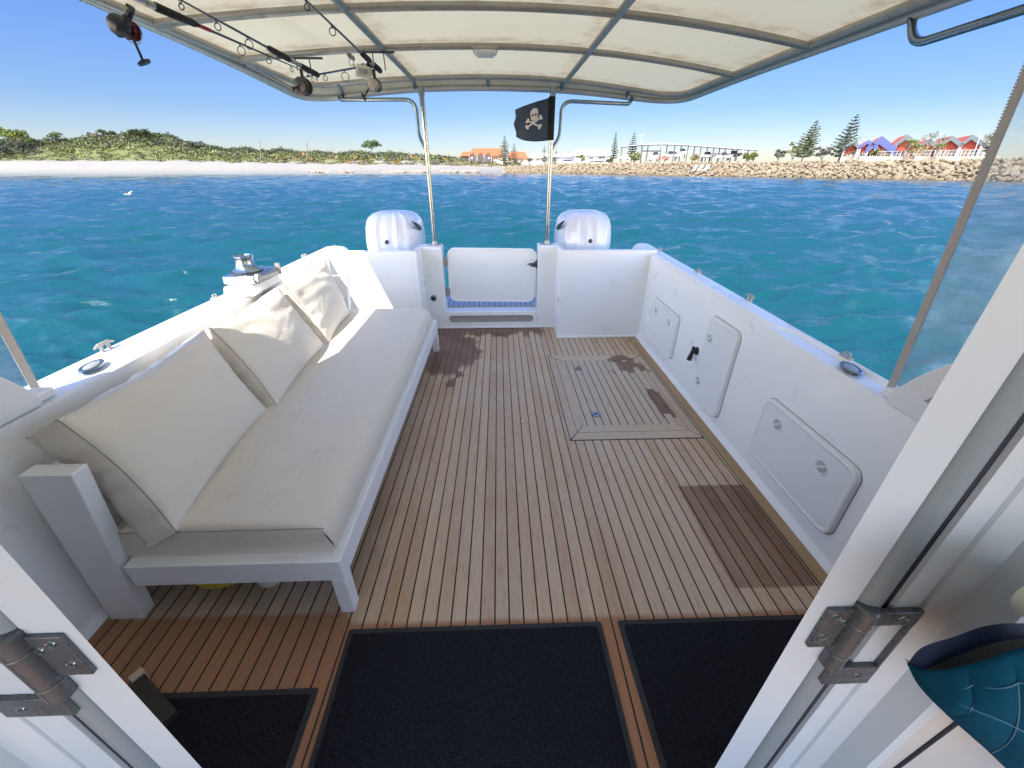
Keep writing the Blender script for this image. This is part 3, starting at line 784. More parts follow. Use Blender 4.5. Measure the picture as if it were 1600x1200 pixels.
# bulkhead either side of the doorway
m = MB()
m.box((.46, .20, -.05), (1.55, .26, 2.30)); m.box((-1.68, .20, -.05), (-.60, .26, 2.30)); m.box((-.60, .20, 2.02), (.46, .26, 2.33))
m.build('cabin_bulkhead', M['gel_cream'], B)
def jamb(s, e1, e2, e3, e4, e5):
    """vertical extrusions; s=+1 starboard, -1 port"""
    z0, z1 = -.02, 2.02
    def pr(pts, name, mat, par, bev=0, sm=None):
        q = MB(); q.prism([(x, y, z0) for x, y in (pts if s > 0 else list(reversed(pts)))], (0, 0, z1-z0))
        return q.build(name, mat, par, bevel=bev, smooth=sm)
    ch = [(e2+(e3-e2)*.5*(1-math.cos(PI*t)), .246-.013*math.sin(PI*t)) for t in [k/14 for k in range(15)]]
    pr([*ch, (e3, .262), (e2+.0005*s, .262)], 'shaded_edge_strip', M['shaded_edge_strip'], B, sm=60)  # grey strip, its colour darkened to hold the shade of the door channel
    door = pr([(e1, .240), (e2-.0003*s, .2397), (e2-.0002*s, .2630), (e3*1.03, .2895), (e3+.45*s, .2895), (e3+.45*s, .315), (e1*1.32, .315)], 'cabin_door', M['doorpaint'], B, sm=25)
    fr = pr([(e3+.005*s, .234), (e4-.004*s, .234), (e4-.002*s, .2385), (e4+.002*s, .2385), (e4+.004*s, .234), (e4+.008*s, .232), (e5, .224), (e5+.004*s, .195), (e5+.02*s, .195), (e5+.02*s, .272), (e3+.005*s, .272)], 'door_frame', M['doorpaint'], B, sm=25)
    pr([(e3-.0030*s, .2400), (e3+.0046*s, .2385), (e3+.0046*s, .28), (e3-.0030*s, .28)], 'door_gap_shade', M['gasket'], B)  # black strip put in for the dark gap between door and frame
    return door, fr
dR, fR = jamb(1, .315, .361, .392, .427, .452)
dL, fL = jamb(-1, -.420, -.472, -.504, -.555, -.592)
def hinge(s, xb, xd0, xf1, z0, z1, door):
    """barrel at xb; door leaf to xd0, U-shaped frame leaf out to xf1"""
    yb = .2335; rb = .0105 if s > 0 else .0125
    h = z1-z0
    m = MB()
    m.cyl((xb, yb, z0+h*.253), (xb, yb, z1-h*.233), rb*.98, 24)
    lo, hi = sorted((xd0, xb)); m.box((lo, .2345, z0+h*.30), (hi, .2395, z1-h*.06))
    o = m.build('door_hinge', M['brown_steel'], door, bevel=.0012)
    m = MB(); m.cyl((xb, yb, z1-h*.23), (xb, yb, z1), rb, 20); m.lathe([(rb, 0), (rb*.8, .002), (0, .0025)], (xb, yb, z1), seg=20)
    m.cyl((xb, yb, z0), (xb, yb, z0+h*.25), rb, 20)
    lo, hi = sorted((xb, xf1))
    m.box((lo, .2275, z1-h*.22), (hi, .2335, z1-h*.01)); m.box((lo, .2275, z0-h*.34), (hi, .2335, z0+h*.0))
    e0, e1_ = sorted((xf1-.0032*s, xf1)); m.box((e0, .2278, z0-h*.0), (e1_, .2333, z1-h*.22))
    lk = m.build('hinge_leaf', M['brown_steel'], door, bevel=.001)
    def screw(x, z, y):
        q = MB(); q.lathe([(.0052, 0), (.0048, .0012), (.0035, .0006), (.0, .0004)], (x, y, z), (0, -1, 0), 14)
        q.box((x-.0028, y-.0013, z-.0005), (x+.0028, y-.0004, z+.0005)); q.box((x-.0005, y-.00135, z-.0028), (x+.0005, y-.00045, z+.0028))
        q.build('hinge_screw', M['steel'], o if y > .233 else lk, smooth=40)
    w = abs(xd0-xb)
    for (a, b) in ((.72, .84), (.36, .74), (.74, .50)): screw(xb-s*w*a-(-s*0), z0+h*b, .2345)
    wf = abs(xf1-xb)
    for zz in (z1-h*.115, z0-h*.17): screw(xb+s*wf*.66, zz, .2275)
hinge(1, .369, .333, .424, 1.104, 1.208, None or dR)
hinge(-1, -.481, -.434, -.556, 1.098, 1.205, dL)

# clear roll-down curtains with toothed zips each side
def curtain(pts, yf, name_mat, thick, inx):
    """pts: zip edge from bottom to top"""
    m = MB(); a = [V3(*p) for p in pts]; b = [V3(p[0], yf, p[2]) for p in pts]
    n = 10
    bot, top = a[0], a[-1]
    def f(u, v):
        p = bot.lerp(top, v); q = V3(p.x, yf, p.z)
        r = p.lerp(q, u); r.x += inx*.012*math.sin(u*7+v*3)*math.sin(PI*min(1, u*3)); return r
    m.grid(f, 12, 12); cu = m.build('clear_curtain', M['clear'], B, smooth=60)
    m = MB(); d = (top-bot).normalized(); w = V3(0, -thick, 0)
    m.loft([[bot+V3(-.003*inx, 0, 0), bot+w+V3(-.003*inx, 0, 0), bot+w+V3(.003*inx, 0, 0), bot+V3(.003*inx, 0, 0)], [top+V3(-.003*inx, 0, 0), top+w+V3(-.003*inx, 0, 0), top+w+V3(.003*inx, 0, 0), top+V3(.003*inx, 0, 0)]], True, True)
    m.build('zip_tape', name_mat, cu)
    m = MB(); L = (top-bot).length; k = 0
    while k*.0085 < L:
        p = bot+d*(k*.0085); m.box((p.x-.002, p.y, p.z), (p.x+.002, p.y+.006, p.z+.0045)); k += 1
    m.build('zip_teeth', M['zip'], cu)
curtain([(1.53, 1.325, .835), (1.545, 1.44, 2.16)], .28, M['zip'], .025, 1)
curtain([(-1.72, 1.345, .878), (-1.735, 1.46, 2.20)], .28, M['zip_light'], .024, -1)
for x, y, zz in ((1.50, 1.31, .828), (-1.70, 1.33, .872)):
    m = MB(); m.box((x-.012, .9, zz-.01), (x+.06, y-.005, zz+.025)); m.build('curtain_sill', M['gel'], B, bevel=.008)
# ================================================================== BENCH
bench = thing('bench', (-1.11, 2.33, 0), 'white metal bench frame standing along the port side of the teak deck', 'bench')
bx0, bx1, by0, by1 = -1.612, -.612, 1.0, 3.68
def bpart(name, lo, hi, bev=.004):
    m = MB(); m.box(lo, hi); return m.build(name, M['paint'], bench, bevel=bev)
for y0 in (by0, by1-.085):
    m = MB(); m.loft([[(-1.588+.0*k, y0, 0), (-1.455, y0, 0), (-1.455, y0+.058, 0), (-1.588, y0+.058, 0)] if k == 0 else [(-1.52, y0, .752), (-1.355, y0, .752), (-1.355, y0+.058, .752), (-1.52, y0+.058, .752)] for k in (0, 1)], True, True); m.build('leg', M['paint'], bench, bevel=.004)
for y0, ss in ((by0, 1), (by1-.06, -1)):
    m = MB(); y = y0
    m.prism([(bx1, y0, 0), (bx1, y0, .2025), (bx1-.055, y0, .2025), (bx1-.055, y0, .0)], (0, .058 if ss > 0 else .06, 0)); m.build('leg', M['paint'], bench, bevel=.004)
bpart('side_rail', (-1.40, by0+.0, .203), (bx1, by0+.060, .312)); bpart('side_rail', (-1.40, by1-.075, .203), (bx1, by1, .312))
bpart('front_rail', (bx1-.055, by0+.0605, .200), (bx1, by1-.0755, .311))
bpart('back_rail', (bx0+.02, by0+.0865, .195), (bx0+.075, by1-.0865, .300))
bpart('backrest_slat', (bx0+.12, by0+.0865, .55), (bx0+.16, by1-.0865, .62)); bpart('backrest_slat', (bx0+.10, by0+.0865, .66), (bx0+.145, by1-.0865, .73))
for k in range(9):
    y = by0+.2+k*.285; bpart('seat_slat', (bx0+.076, y, .268), (bx1-.056, y+.07, .296), .003)

def seams(parent, lines, r=.0022):
    for L in lines:
        m = MB(); m.tube(L, r, 6); m.build('seam', M['seam'], parent, smooth=60)
def vnoise(x, y, seed):
    """smooth value noise (scalar arrays ok)"""
    r = np.random.default_rng(seed); ph = r.random(10)*6.28; fr = .6+r.random(10)*2.2; an = r.random(10)*6.28
    return sum(math.sin(fr[i]*(x*math.cos(an[i])+y*math.sin(an[i]))+ph[i]) for i in range(10))/4.5

# --- seat cushion
sx0, sx1, sy0, sy1, sz0, sz1 = -1.415, -.645, 1.045, 3.60, .298, .452
m = MB()
def seat_ring(y, k=1, zlift=0, inset=0):
    x0, x1 = sx0+inset, sx1-inset; zt = sz1+zlift; r = .035
    pts = []
    n = 26
    for i in range(n+1):
        u = i/n; x = x0+r+(x1-x0-2*r)*u
        crown = .014*math.sin(PI*u)**.5 if 0 < u < 1 else 0
        crown -= .010*max(0, (u-.86)/.14)**2
        wr = .0035*vnoise(x*9, y*5, 3)+.003*vnoise(x*3, y*14, 5)*(1 if y < 1.5 else .5)
        pts.append((x, y, zt+crown*k+wr*k))
    R_ = [(x1-.018, y, zt-.012), (x1-.004, y, zt-.034), (x1+.010, y, zt-.075), (x1+.012, y, sz0+.035), (x1-.01, y, sz0)]
    L_ = [(x0+.02, y, sz0), (x0, y, sz0+.025), (x0-.006, y, (sz0+zt)/2), (x0, y, zt-.03), (x0+.008, y, zt-.010)]
    return pts+R_+L_
ys = [sy0, sy0+.004, sy0+.012, sy0+.022]+list(np.linspace(sy0+.035, sy1-.03, 50))+[sy1]
rings = []
for i, y in enumerate(ys):
    zl = {0: -.016, 1: -.007, 2: -.0025, len(ys)-1: -.012}.get(i, 0)
    rings.append(seat_ring(y, {0: .15, 1: .4, 2: .7, 3: .9}.get(i, 1), zl, {0: .006, 1: .002, len(ys)-1: .006}.get(i, 0)))
m.loft(rings, True, False)
for ring, y in ((rings[0], sy0-.006), (rings[-1], sy1+.004)):
    c = [(x, y if .3 < (z-sz0)/(sz1-sz0) < .8 else yy, z) for x, yy, z in ring]
    m.poly(c)
seat = m.build('seat_cushion', M['vinyl'], origin=(-1.07, 2.34, sz0), smooth=50)
tag(seat, 'long cream vinyl seat cushion lying flat on the white bench', 'cushion')
seams(seat, [[(x, sy0-.0005, sz1-.0135+.0012*math.sin(x*31)) for x in np.linspace(sx0+.01, sx1-.012, 30)]], .0014)

# --- three loose back cushions
def back_cushion(c, thick, label, seed, bulge=.055):
    BN, BF, TN, TF = [V3(*p) for p in c]
    nrm = ((BF-BN).cross(TN-BN)).normalized()
    if nrm.x < 0: nrm = -nrm
    n = 30
    def front(u, v, side=1):
        p = BN.lerp(BF, u).lerp(TN.lerp(TF, u), v)
        # sides pull in a little between the corners
        p = p+(BF-BN)*(.030*math.sin(PI*v)*(1-2*u))+(TN-BN)*(.045*math.sin(PI*u)*(1-2*v))
        b = (math.sin(PI*u)*math.sin(PI*v))**.55
        e = min(u, 1-u, v, 1-v)
        edge = max(0, 1-e*4.5)
        w = .010*vnoise(u*7+seed, v*15, seed+1)*edge*min(1, e*14)
        # tension folds fanning from the upper edge, slanting along the cushion
        f = .0052*math.sin(26*(v*1.1+u*.42)+2.2*vnoise(u*4, v*4, seed+2)+seed)*max(0, v-.5)*2*min(1, (1-v)*9)*min(1, u*8)*min(1, (1-u)*8)
        f += .004*vnoise(u*6, v*6, seed+4)*min(1, e*8)
        return p+nrm*side*((bulge*b+w+f) if side > 0 else bulge*.8*b)
    m = MB()
    F = [[m.bm.verts.new(front(i/n, j/n)) for j in range(n+1)] for i in range(n+1)]
    Bk = [[m.bm.verts.new(front(i/n, j/n, -1)-nrm*thick) for j in range(n+1)] for i in range(n+1)]
    for i in range(n):
        for j in range(n):
            m.face([F[i][j], F[i+1][j], F[i+1][j+1], F[i][j+1]]); m.face([Bk[i][j], Bk[i][j+1], Bk[i+1][j+1], Bk[i+1][j]])
    loop = [(i, 0) for i in range(n)]+[(n, j) for j in range(n)]+[(n-i, n) for i in range(n)]+[(0, n-j) for j in range(n)]
    ctr = (BN+BF+TN+TF)/4
    K = 5; prev = [F[i][j] for i, j in loop]; cnt = len(loop)
    for k in range(1, K+1):
        if k == K: cur = [Bk[i][j] for i, j in loop]
        else:
            cur = []
            for q, (i, j) in enumerate(loop):
                a, b = F[i][j].co, Bk[i][j].co; p = a.lerp(b, k/K)
                out = p-ctr; out -= nrm*out.dot(nrm); out.normalize()
                s = (i if j in (0, n) else j)/n
                pk = .012*math.sin(PI*k/K)*(.4+.6*math.sin(PI*s))+.006*math.sin(s*34+seed*2+1.5*math.sin(s*11))*math.sin(PI*k/K)*min(1, 8*s)*min(1, 8*(1-s))
                cur.append(m.bm.verts.new(p+out*pk))
        for q in range(cnt): m.face([prev[q], prev[(q+1) % cnt], cur[(q+1) % cnt], cur[q]])
        prev = cur
    o = m.build('back_cushion', M['vinyl'], origin=tuple((BN+BF)/2), smooth=75)
    tag(o, label, 'cushion', 'loose back cushions on the bench')
    e = nrm*.001
    seams(o, [[front(0, j/n)+e for j in range(n+1)], [front(0, 1)+e, front(0, 1, -1)-nrm*thick]], .0013)
    return o
back_cushion([(-1.175, 1.035, .452), (-1.262, 1.86, .452), (-1.415, 1.10, .895), (-1.455, 1.885, .90)], .135, 'cream back cushion nearest the cabin door, its dark-seamed end facing the doorway', 2)
back_cushion([(-1.225, 1.885, .455), (-1.285, 2.735, .455), (-1.455, 1.925, .895), (-1.485, 2.70, .90)], .12, 'middle cream back cushion of three, leaning between the other two', 5, .06)
back_cushion([(-1.27, 2.76, .455), (-1.335, 3.46, .455), (-1.47, 2.74, .905), (-1.485, 3.53, .915)], .12, 'cream back cushion farthest from the cabin, beside the sunlit transom corner', 9)

# ================================================================== MATS
def mat_thing(x0, x1, y0, y1, label, skew=0):
    o = thing('door_mat', ((x0+x1)/2, (y0+y1)/2, 0), label, 'mat', 'dark mats by the cabin door')
    P = lambda w, z: [((x0+x1)/2+a+skew*b, (y0+y1)/2+b, z) for a, b in rrect(x1-x0-w, y1-y0-w, .01, 3)]
    m = MB(); m.loft([P(0, .0015), P(.004, .006), P(.04, .0065), P(.04, .004)], True, True); m.build('rubber_border', M['rubber'], o, smooth=30)
    m = MB()
    m.loft([P(.042, .003), P(.044, .0105), P(.058, .0125)], True, True); m.build('carpet_pile', M['carpet'], o, smooth=30)
    return o
mat_thing(-.607, .392, .35, .930, 'large black carpet mat with rubber edge, middle one of three in front of the doorway', -.02)
mat_thing(.460, 1.42, .35, .932, 'black carpet mat against the starboard side, right of the teak strip', -.03)
mat_thing(-1.215, -.652, .30, .732, 'smaller black mat lying below the bench end beside the port door')
# ================================================================== HOSE under the bench
m = MB(); pts = []
for k in range(150):
    a = k/150*2*PI*3.6; rr = .125+.010*math.sin(a*.37)+.006*(k/50)
    pts.append((-1.245+rr*math.cos(a), 1.225+rr*math.sin(a)*.75, .012+.011*(k/50)+.004*math.sin(a*1.3)))
m.tube(pts, .0095, 8); h = m.build('coiled_hose', M['hose'], origin=(-1.245, 1.225, 0), smooth=60)
tag(h, 'yellow hose coiled on the deck under the bench', 'hose')
m = MB(); m.lathe([(0, 0), (.05, 0), (.055, .02), (.045, .05), (.02, .06), (0, .06)], (-1.03, 1.17, .0), seg=20)
o = m.build('fitting_cap', M['beige'], origin=(-1.03, 1.17, 0), smooth=40); tag(o, 'pale plastic cap lying on the deck beside the yellow hose', 'cap')
# ================================================================== dark block by the port door
o = thing('door_stop', (-1.14, .68, 0), 'dark weathered wooden block with a steel bolt on the deck beside the small mat', 'door stop')
M4 = Matrix.Translation((-1.19, .69, 0)) @ Matrix.Rotation(R(-31), 4, 'Z')
m = MB(); m.box((-.11, -.04, .0), (.11, .035, .045), M4); m.build('block', pm('dark_stained_wood', (.035, .026, .022), .7, var=.3, vscale=12, bump=.5, bscale=40), o, bevel=.006)
m = MB(); m.box((-.14, .0, .0), (-.1105, .04, .05), M4); m.build('end_piece', M['teak_strip'], o, bevel=.003)
m = MB(); a = M4 @ V3(.03, -.04, .025); d = (M4.to_3x3() @ V3(0, -1, 0)); m.lathe([(0, 0), (.014, 0), (.014, .008), (.008, .016), (0, .018)], a, d, 14); m.build('bolt', M['steel'], o, smooth=40)

# ================================================================== OUTBOARDS
def outboard(cx, label, inner):
    """inner=+1 when the middle of the boat is on its right"""
    o = thing('outboard_motor', (cx, 4.85, -.5), label, 'outboard motor', 'twin outboard motors on the transom')
    N = 168
    prof = [  # z, half width, y front, y back
        (.50, .235, 4.50, 5.16), (.60, .275, 4.475, 5.22), (.74, .300, 4.462, 5.26), (.86, .309, 4.462, 5.27), (.96, .306, 4.475, 5.26),
        (1.04, .296, 4.495, 5.23), (1.10, .278, 4.52, 5.19), (1.145, .250, 4.555, 5.13), (1.175, .208, 4.60, 5.05), (1.193, .150, 4.65, 4.96), (1.200, .075, 4.72, 4.85), (1.201, .01, 4.78, 4.80)]
    rings = []
    for z, hw, yf, yb in prof:
        z = z if z < .86 else .86+(z-.86)*.955
        yc = (yf+yb)/2; hl = (yb-yf)/2; r = []
        for k in range(N):
            a = 2*PI*k/N; ca, sa = math.cos(a), math.sin(a)
            ex = 2/3.1
            x = math.copysign(abs(ca)**ex, ca)*hw; y = math.copysign(abs(sa)**ex, sa)*hl
            # soft vertical flutes on the front and shoulders
            if sa < .2:
                wz = min(1, max(0, (z-.66)*3.2))
                y += (.022*abs(math.sin(PI*2.6*(x/hw)*(1+.25*(1.2-z))+.5))-.004)*wz*min(1, (.2-sa)*2)
            s = 1
            r.append((cx+x*s, yc+y*s, z))
        rings.append(r)
    m = MB(); m.loft(rings, True, True); cowl = m.build('cowl', M['gel_bright'], o, smooth=24)
    # dark intake slash on the inboard shoulder
    m = MB(); s = inner
    P = [(.262, 4.535, 1.10), (.300, 4.60, 1.035), (.312, 4.72, .99), (.309, 4.80, .985), (.308, 4.70, 1.035), (.290, 4.60, 1.075)]
    m.prism([(cx+s*(p[0]-.004), p[1]-.01, p[2]-.0) for p in P], (s*.010, -.006, .006)); m.build('air_intake', M['vent'], cowl)
    m = MB(); ex = cx+.03*(-s) if s < 0 else cx-.03
    ex = cx-.02*s
    m.lathe([(0, -.006), (.024, -.006), (.024, .004), (.018, .007), (.018, .005), (0, .005)], (ex, 4.468, .905), (0, -1, .04), 22); em = m.build('emblem', M['steel'], cowl, smooth=40)
    m = MB(); m.lathe([(0, 0), (.0165, 0), (.015, .004), (0, .0045)], (ex, 4.4645, .905), (0, -1, .04), 18); m.build('emblem_face', M['vent'], em, smooth=40)
    m = MB(); m.loft([[(cx+a*1, 4.80+b, z) for a, b in rrect(w, d, .06, 4)] for z, w, d in ((.50, .40, .56), (.40, .34, .5), (.2, .24, .36), (-.2, .20, .32), (-.62, .14, .30), (-1.1, .05, .26))], True, True); m.build('midsection', M['gel_bright'], o, smooth=40)
    m = MB(); m.box((cx-.13, 4.475, .02), (cx+.13, 4.62, .42)); m.build('mounting_bracket', M['gel_bright'], o, bevel=.02)
    return o
def SubsurfOnly(ob):
    md = ob.modifiers.new('smooth', 'SUBSURF'); md.levels = 1; md.render_levels = 1; return md
outboard(-1.175, 'white outboard motor behind the port side of the transom, half in sunlight', 1)
outboard(.965, 'white outboard motor behind the starboard side of the transom, all in shade', -1)

# ================================================================== FLAG
flag = thing('pirate_flag', (.508, 4.40, 1.82), 'small navy pirate flag with white skull and crossbones tied to the right-hand steel pole', 'flag')
def fl(u, v, off=0):
    """u from hoist 0 to fly 1, v from foot 0 to head 1"""
    x = .508-.335*u; top = 2.165-.085*u-.01*u*u; bot = 1.828+.002*u+.03*max(0, u-.7)*3.3*(u-.7)*3
    z = bot+(top-bot)*v-.012*math.sin(PI*u)*(1-v)
    y = 4.375+.035*math.sin(u*6.2+v*1.1)*u**.7+.012*math.sin(u*15+v*5)*u
    if u > .85: x += .006*math.sin(v*11)*(u-.85)/.15+.015*(1-abs(2*v-1))*(-1)*(u-.85)/.15
    return V3(x, y-off, z)
def flag_mat():
    t = NT('flag_cloth'); p = t.obj(); n = t.noise(p, 9, 4); w = t.noise(p, 900, 1)
    return t.set(col=t.mix(n, (.022, .040, .075), (.055, .085, .13)), rough=.8, normal=t.bump(w, .2, .001))
m = MB(); m.grid(lambda u, v: fl(.1+.9*u, v), 30, 20); fo = m.build('cloth', flag_mat(), flag, smooth=60)
sm = fo.modifiers.new('thick', 'SOLIDIFY'); sm.thickness = .0012; sm.offset = 1
m = MB()
for v0 in [k/14 for k in range(14)]: pass
m.loft([[(.508+.026*math.cos(a), 4.40+.026*math.sin(a), z) for a in [2*PI*k/18 for k in range(18)]] for z in (1.828, 1.95, 2.05, 2.168)], True, False)
m.grid(lambda u, v: V3(.508-.02-.02*u, 4.378+(fl(.12, v).y-4.378)*u-.002, 1.828+.337*v), 3, 10)
m.build('hoist_sleeve', pm('black_canvas', (.008, .010, .014), .85), flag, smooth=60)
white = pm('flag_white_print', (.66, .66, .64), .8)
def emblem(pts, name, mat, off, sub=3):
    """polygon in flag coordinates (u, v), refined so that it follows the cloth"""
    bm = bmesh.new(); vs = [bm.verts.new((a, b, 0)) for a, b in pts]
    es = [bm.edges.new((vs[i], vs[(i+1) % len(vs)])) for i in range(len(vs))]
    bmesh.ops.triangle_fill(bm, use_beauty=True, edges=es)
    bmesh.ops.subdivide_edges(bm, edges=bm.edges, cuts=sub, use_grid_fill=True)
    for v in bm.verts: v.co = fl(v.co.x, v.co.y, off)
    m = MB(); m.bm.free(); m.bm = bm
    return m.build(name, mat, flag)
cu, cv = .50, .58
su, sv = .335, .335      # metres -> u, v
def S(x, z): return (cu-x/su, cv+z/sv)
skull = [(-.036, .035), (-.038, .055), (-.030, .078), (-.012, .090), (.012, .090), (.029, .079), (.036, .056), (.035, .036), (.030, .020), (.034, .006), (.026, -.004), (.020, -.006), (.019, -.022), (.012, -.028), (.006, -.024), (0, -.030), (-.006, -.025), (-.012, -.030), (-.019, -.024), (-.020, -.007), (-.027, -.004), (-.034, .006), (-.030, .020)]
emblem([S(x, z) for x, z in skull], 'skull_print', white, .0035)
for ex in (-.014, .013): emblem([S(ex+.0085*math.cos(a), .034+.0125*math.sin(a)) for a in [2*PI*k/14 for k in range(14)]], 'skull_eye', M['vent'], .0050, 1)
emblem([S(0, .018), S(-.005, .007), S(.005, .007)], 'skull_nose', M['vent'], .0050, 1)
for x in (-.009, -.001, .008): emblem([S(x-.0012, -.008), S(x+.0012, -.008), S(x+.0012, -.022), S(x-.0012, -.022)], 'skull_teeth', M['vent'], .0050, 0)
def bone(a0, a1):
    a = V3(a0[0], a0[1], 0); b = V3(a1[0], a1[1], 0); d = (b-a).normalized(); n = V3(-d.y, d.x, 0); r = .0072
    def knob(c, sgn):
        out = []
        for s2 in (1, -1):
            cc = c+n*s2*sgn*.010+d*sgn*.005
            for k in range(7):
                t = (-1.9+3.8*k/6)
                ang = math.atan2((n*s2*sgn*.8+d*sgn).y, (n*s2*sgn*.8+d*sgn).x)
                out.append(cc+V3(math.cos(ang-t*s2*-1*1), math.sin(ang-t*s2*-1*1), 0)*.0115)
        return out
    L = []
    def arc(c, start, end, k=8):
        return [c+V3(math.cos(start+(end-start)*i/k), math.sin(start+(end-start)*i/k), 0)*.0115 for i in range(k+1)]
    th = math.atan2(d.y, d.x)
    # go round: b end upper knob, lower knob, a end lower knob, upper knob
    L += [a+n*r+d*.012, b+n*r-d*.012]
    L += arc(b+n*.011, th+PI*.85, th-.25); L += arc(b-n*.011, th+.25, th-PI*.85)
    L += [b-n*r-d*.012, a-n*r+d*.012]
    L += arc(a-n*.011, th-PI*.15, th-PI-.0+(-.0)+-.0-.0 if False else th-PI+.25-.5); L += arc(a+n*.011, th+PI-.25+.5, th+PI*.15)
    return [S(p.x, p.y) for p in L]
emblem(bone((-.062, -.008), (.056, -.070)), 'bone_print', white, .0030, 2)
emblem(bone((-.066, -.066), (.062, .006)), 'bone_print', white, .0024, 2)

# ================================================================== FISHING RODS slung under the canopy
def guide(parent, x, y, z, r, mat=None):
    m = MB(); r *= .72; m.torus((x, y, z-r-.012), (0, 1, 0), r, .0022, 16, 6); m.tube([(x, y-.012, z-.001), (x, y, z-.014)], .0018, 6); m.tube([(x, y+.012, z-.001), (x, y, z-.014)], .0018, 6)
    m.build('rod_guide', mat or M['black'], parent, smooth=60)
def spin_reel(parent, x, y, z, s=1.0, yaw=0, side=1, acc=None, roll=0):
    M4 = Matrix.Translation((x, y, z)) @ Matrix.Rotation(roll, 4, 'Y') @ Matrix.Rotation(yaw, 4, 'Z')
    q = lambda *p: M4 @ (V3(*p)*s)
    dr = lambda *p: M4.to_3x3() @ V3(*p)
    m = MB(); m.tube([q(0, -.03, -.006), q(0, 0, -.012), q(0, .005, -.05), q(0, -.02, -.095)], [.006*s, .012*s, .013*s, .024*s], 12)
    m.lathe([(0, 0), (.030*s, .0), (.040*s, .02*s), (.040*s, .045*s), (.022*s, .06*s), (0, .062*s)], q(-.03, -.02, -.10), dr(1, 0, 0), 20)
    reel = m.build('reel', M['black'], parent, smooth=45)
    m = MB(); m.lathe([(0, 0), (.030*s, 0), (.036*s, .010*s), (.028*s, .014*s), (.028*s, .036*s), (.037*s, .040*s), (.030*s, .056*s), (0, .058*s)], q(0, .02, -.105), dr(0, 1, 0), 24); m.build('spool', acc or M['steel_old'], reel, smooth=40)
    m = MB(); m.torus(q(0, .045, -.105), dr(0, 1, .25), .046*s, .0025*s, 20, 6, .55); m.build('bail', M['steel'], reel, smooth=60)
    m = MB(); m.tube([q(side*.03, -.02, -.10), q(side*.055, -.02, -.105), q(side*.07, .03, -.155), q(side*.082, .035, -.17)], .0055*s, 8)
    m.lathe([(0, -.008*s), (.014*s, -.006*s), (.028*s, .0), (.026*s, .010*s), (0, .012*s)], q(side*.085, .036, -.172), dr(side*.9, .1, -.4), 16); m.build('crank', M['black'], reel, smooth=45)
    return reel
def rod(label, x0, y0, z0, x1, y1, z1, grip, guides, tip_first, blank=None):
    """from the butt (0) to the tip (1); grip = length of handle"""
    a, b = V3(x0, y0, z0), V3(x1, y1, z1); L = (b-a).length; d = (b-a).normalized()
    o = thing('fishing_rod', tuple(a), label, 'fishing rod', 'fishing rods slung under the canopy')
    m = MB(); m.tube([a+d*grip*.9, a+d*(grip+.3), b], [.0065, .0055, .0016], 8); m.build('blank', blank or M['rod'], o, smooth=60)
    m = MB()
    m.tube([a, a+d*.02, a+d*grip*.38, a+d*grip*.40, a+d*grip*.62, a+d*grip*.64, a+d*grip*.96, a+d*grip], [.015, .017, .015, .009, .009, .016, .014, .008], 14)
    m.build('grip', M['foam'], o, smooth=50)
    m = MB(); m.tube([a+d*grip*.40, a+d*grip*.62], .0105, 12); m.tube([a+d*grip*.56, a+d*grip*.62], .0135, 12); m.tube([a+d*grip*.42, a+d*grip*.46], .0125, 12); m.build('reel_seat', M['steel_old'], o, smooth=50)
    for t, r in guides:
        p = a+d*L*t; guide(o, p.x, p.y, p.z, r)
    return o, a, d
zr = 2.15
rA, a, d = rod('black fishing rod with a red accent, big black spinning reel hanging over the port rail', -1.36, 1.72, zr+.005, -1.235, 3.46, zr, .62, ((.52, .026), (.66, .018), (.80, .013), (.92, .010), (.99, .008)), True)
m = MB(); m.tube([a+d*.625, a+d*.70], .0082, 10); m.build('red_winding', M['red'], rA, smooth=50)
spin_reel(rA, -1.40, 2.09, zr-.0, .92, R(6), 1, M['red_dark'], R(46))
rB, a, d = rod('black fishing rod with a round reel hanging near the port corner of the canopy', -1.185, 3.33, zr-.01, -1.225, 1.55, zr+.03, .62, ((.45, .026), (.58, .018), (.70, .013), (.84, .01)), True)
m = MB(); x, y = -1.20, 3.10
m.tube([(x, y, zr-.02), (x, y, zr-.06)], .010, 10); m.lathe([(0, 0), (.045, 0), (.047, .006), (.038, .010), (.038, .045), (.047, .05), (.045, .058), (0, .06)], (x-.01, y-.03, zr-.105), (.2, 1, 0), 28)
re = m.build('reel', M['black'], rB, smooth=40)
m = MB(); m.lathe([(0, 0), (.040, 0), (.040, .005), (.012, .010), (0, .012)], (x-.012, y-.032, zr-.105), (-.2, -1, 0), 24); m.tube([(x-.01, y-.045, zr-.105), (x-.05, y-.05, zr-.125)], .005, 8); m.lathe([(0, 0), (.013, 0), (.013, .02), (0, .022)], (x-.05, y-.05, zr-.125), (-.2, -1, 0), 12); m.build('crank', M['black'], re, smooth=40)
rC, a, d = rod('thin black fishing rod beside the port stringer, small reel below its handle', -.752, 3.25, zr-.0, -.748, 1.55, zr+.05, .40, ((.50, .02), (.66, .014), (.8, .01)), True)
spin_reel(rC, -.757, 3.10, zr-.012, .85, R(175), 1)
rD, a, d = rod('short blue fishing rod lying crosswise below the canopy, pale wide guides', -.79, 3.24, zr+.03, -1.40, 3.42, zr-.02, .10, ((.18, .022), (.34, .034), (.58, .02), (.74, .014)), True, M['rod_blue'])
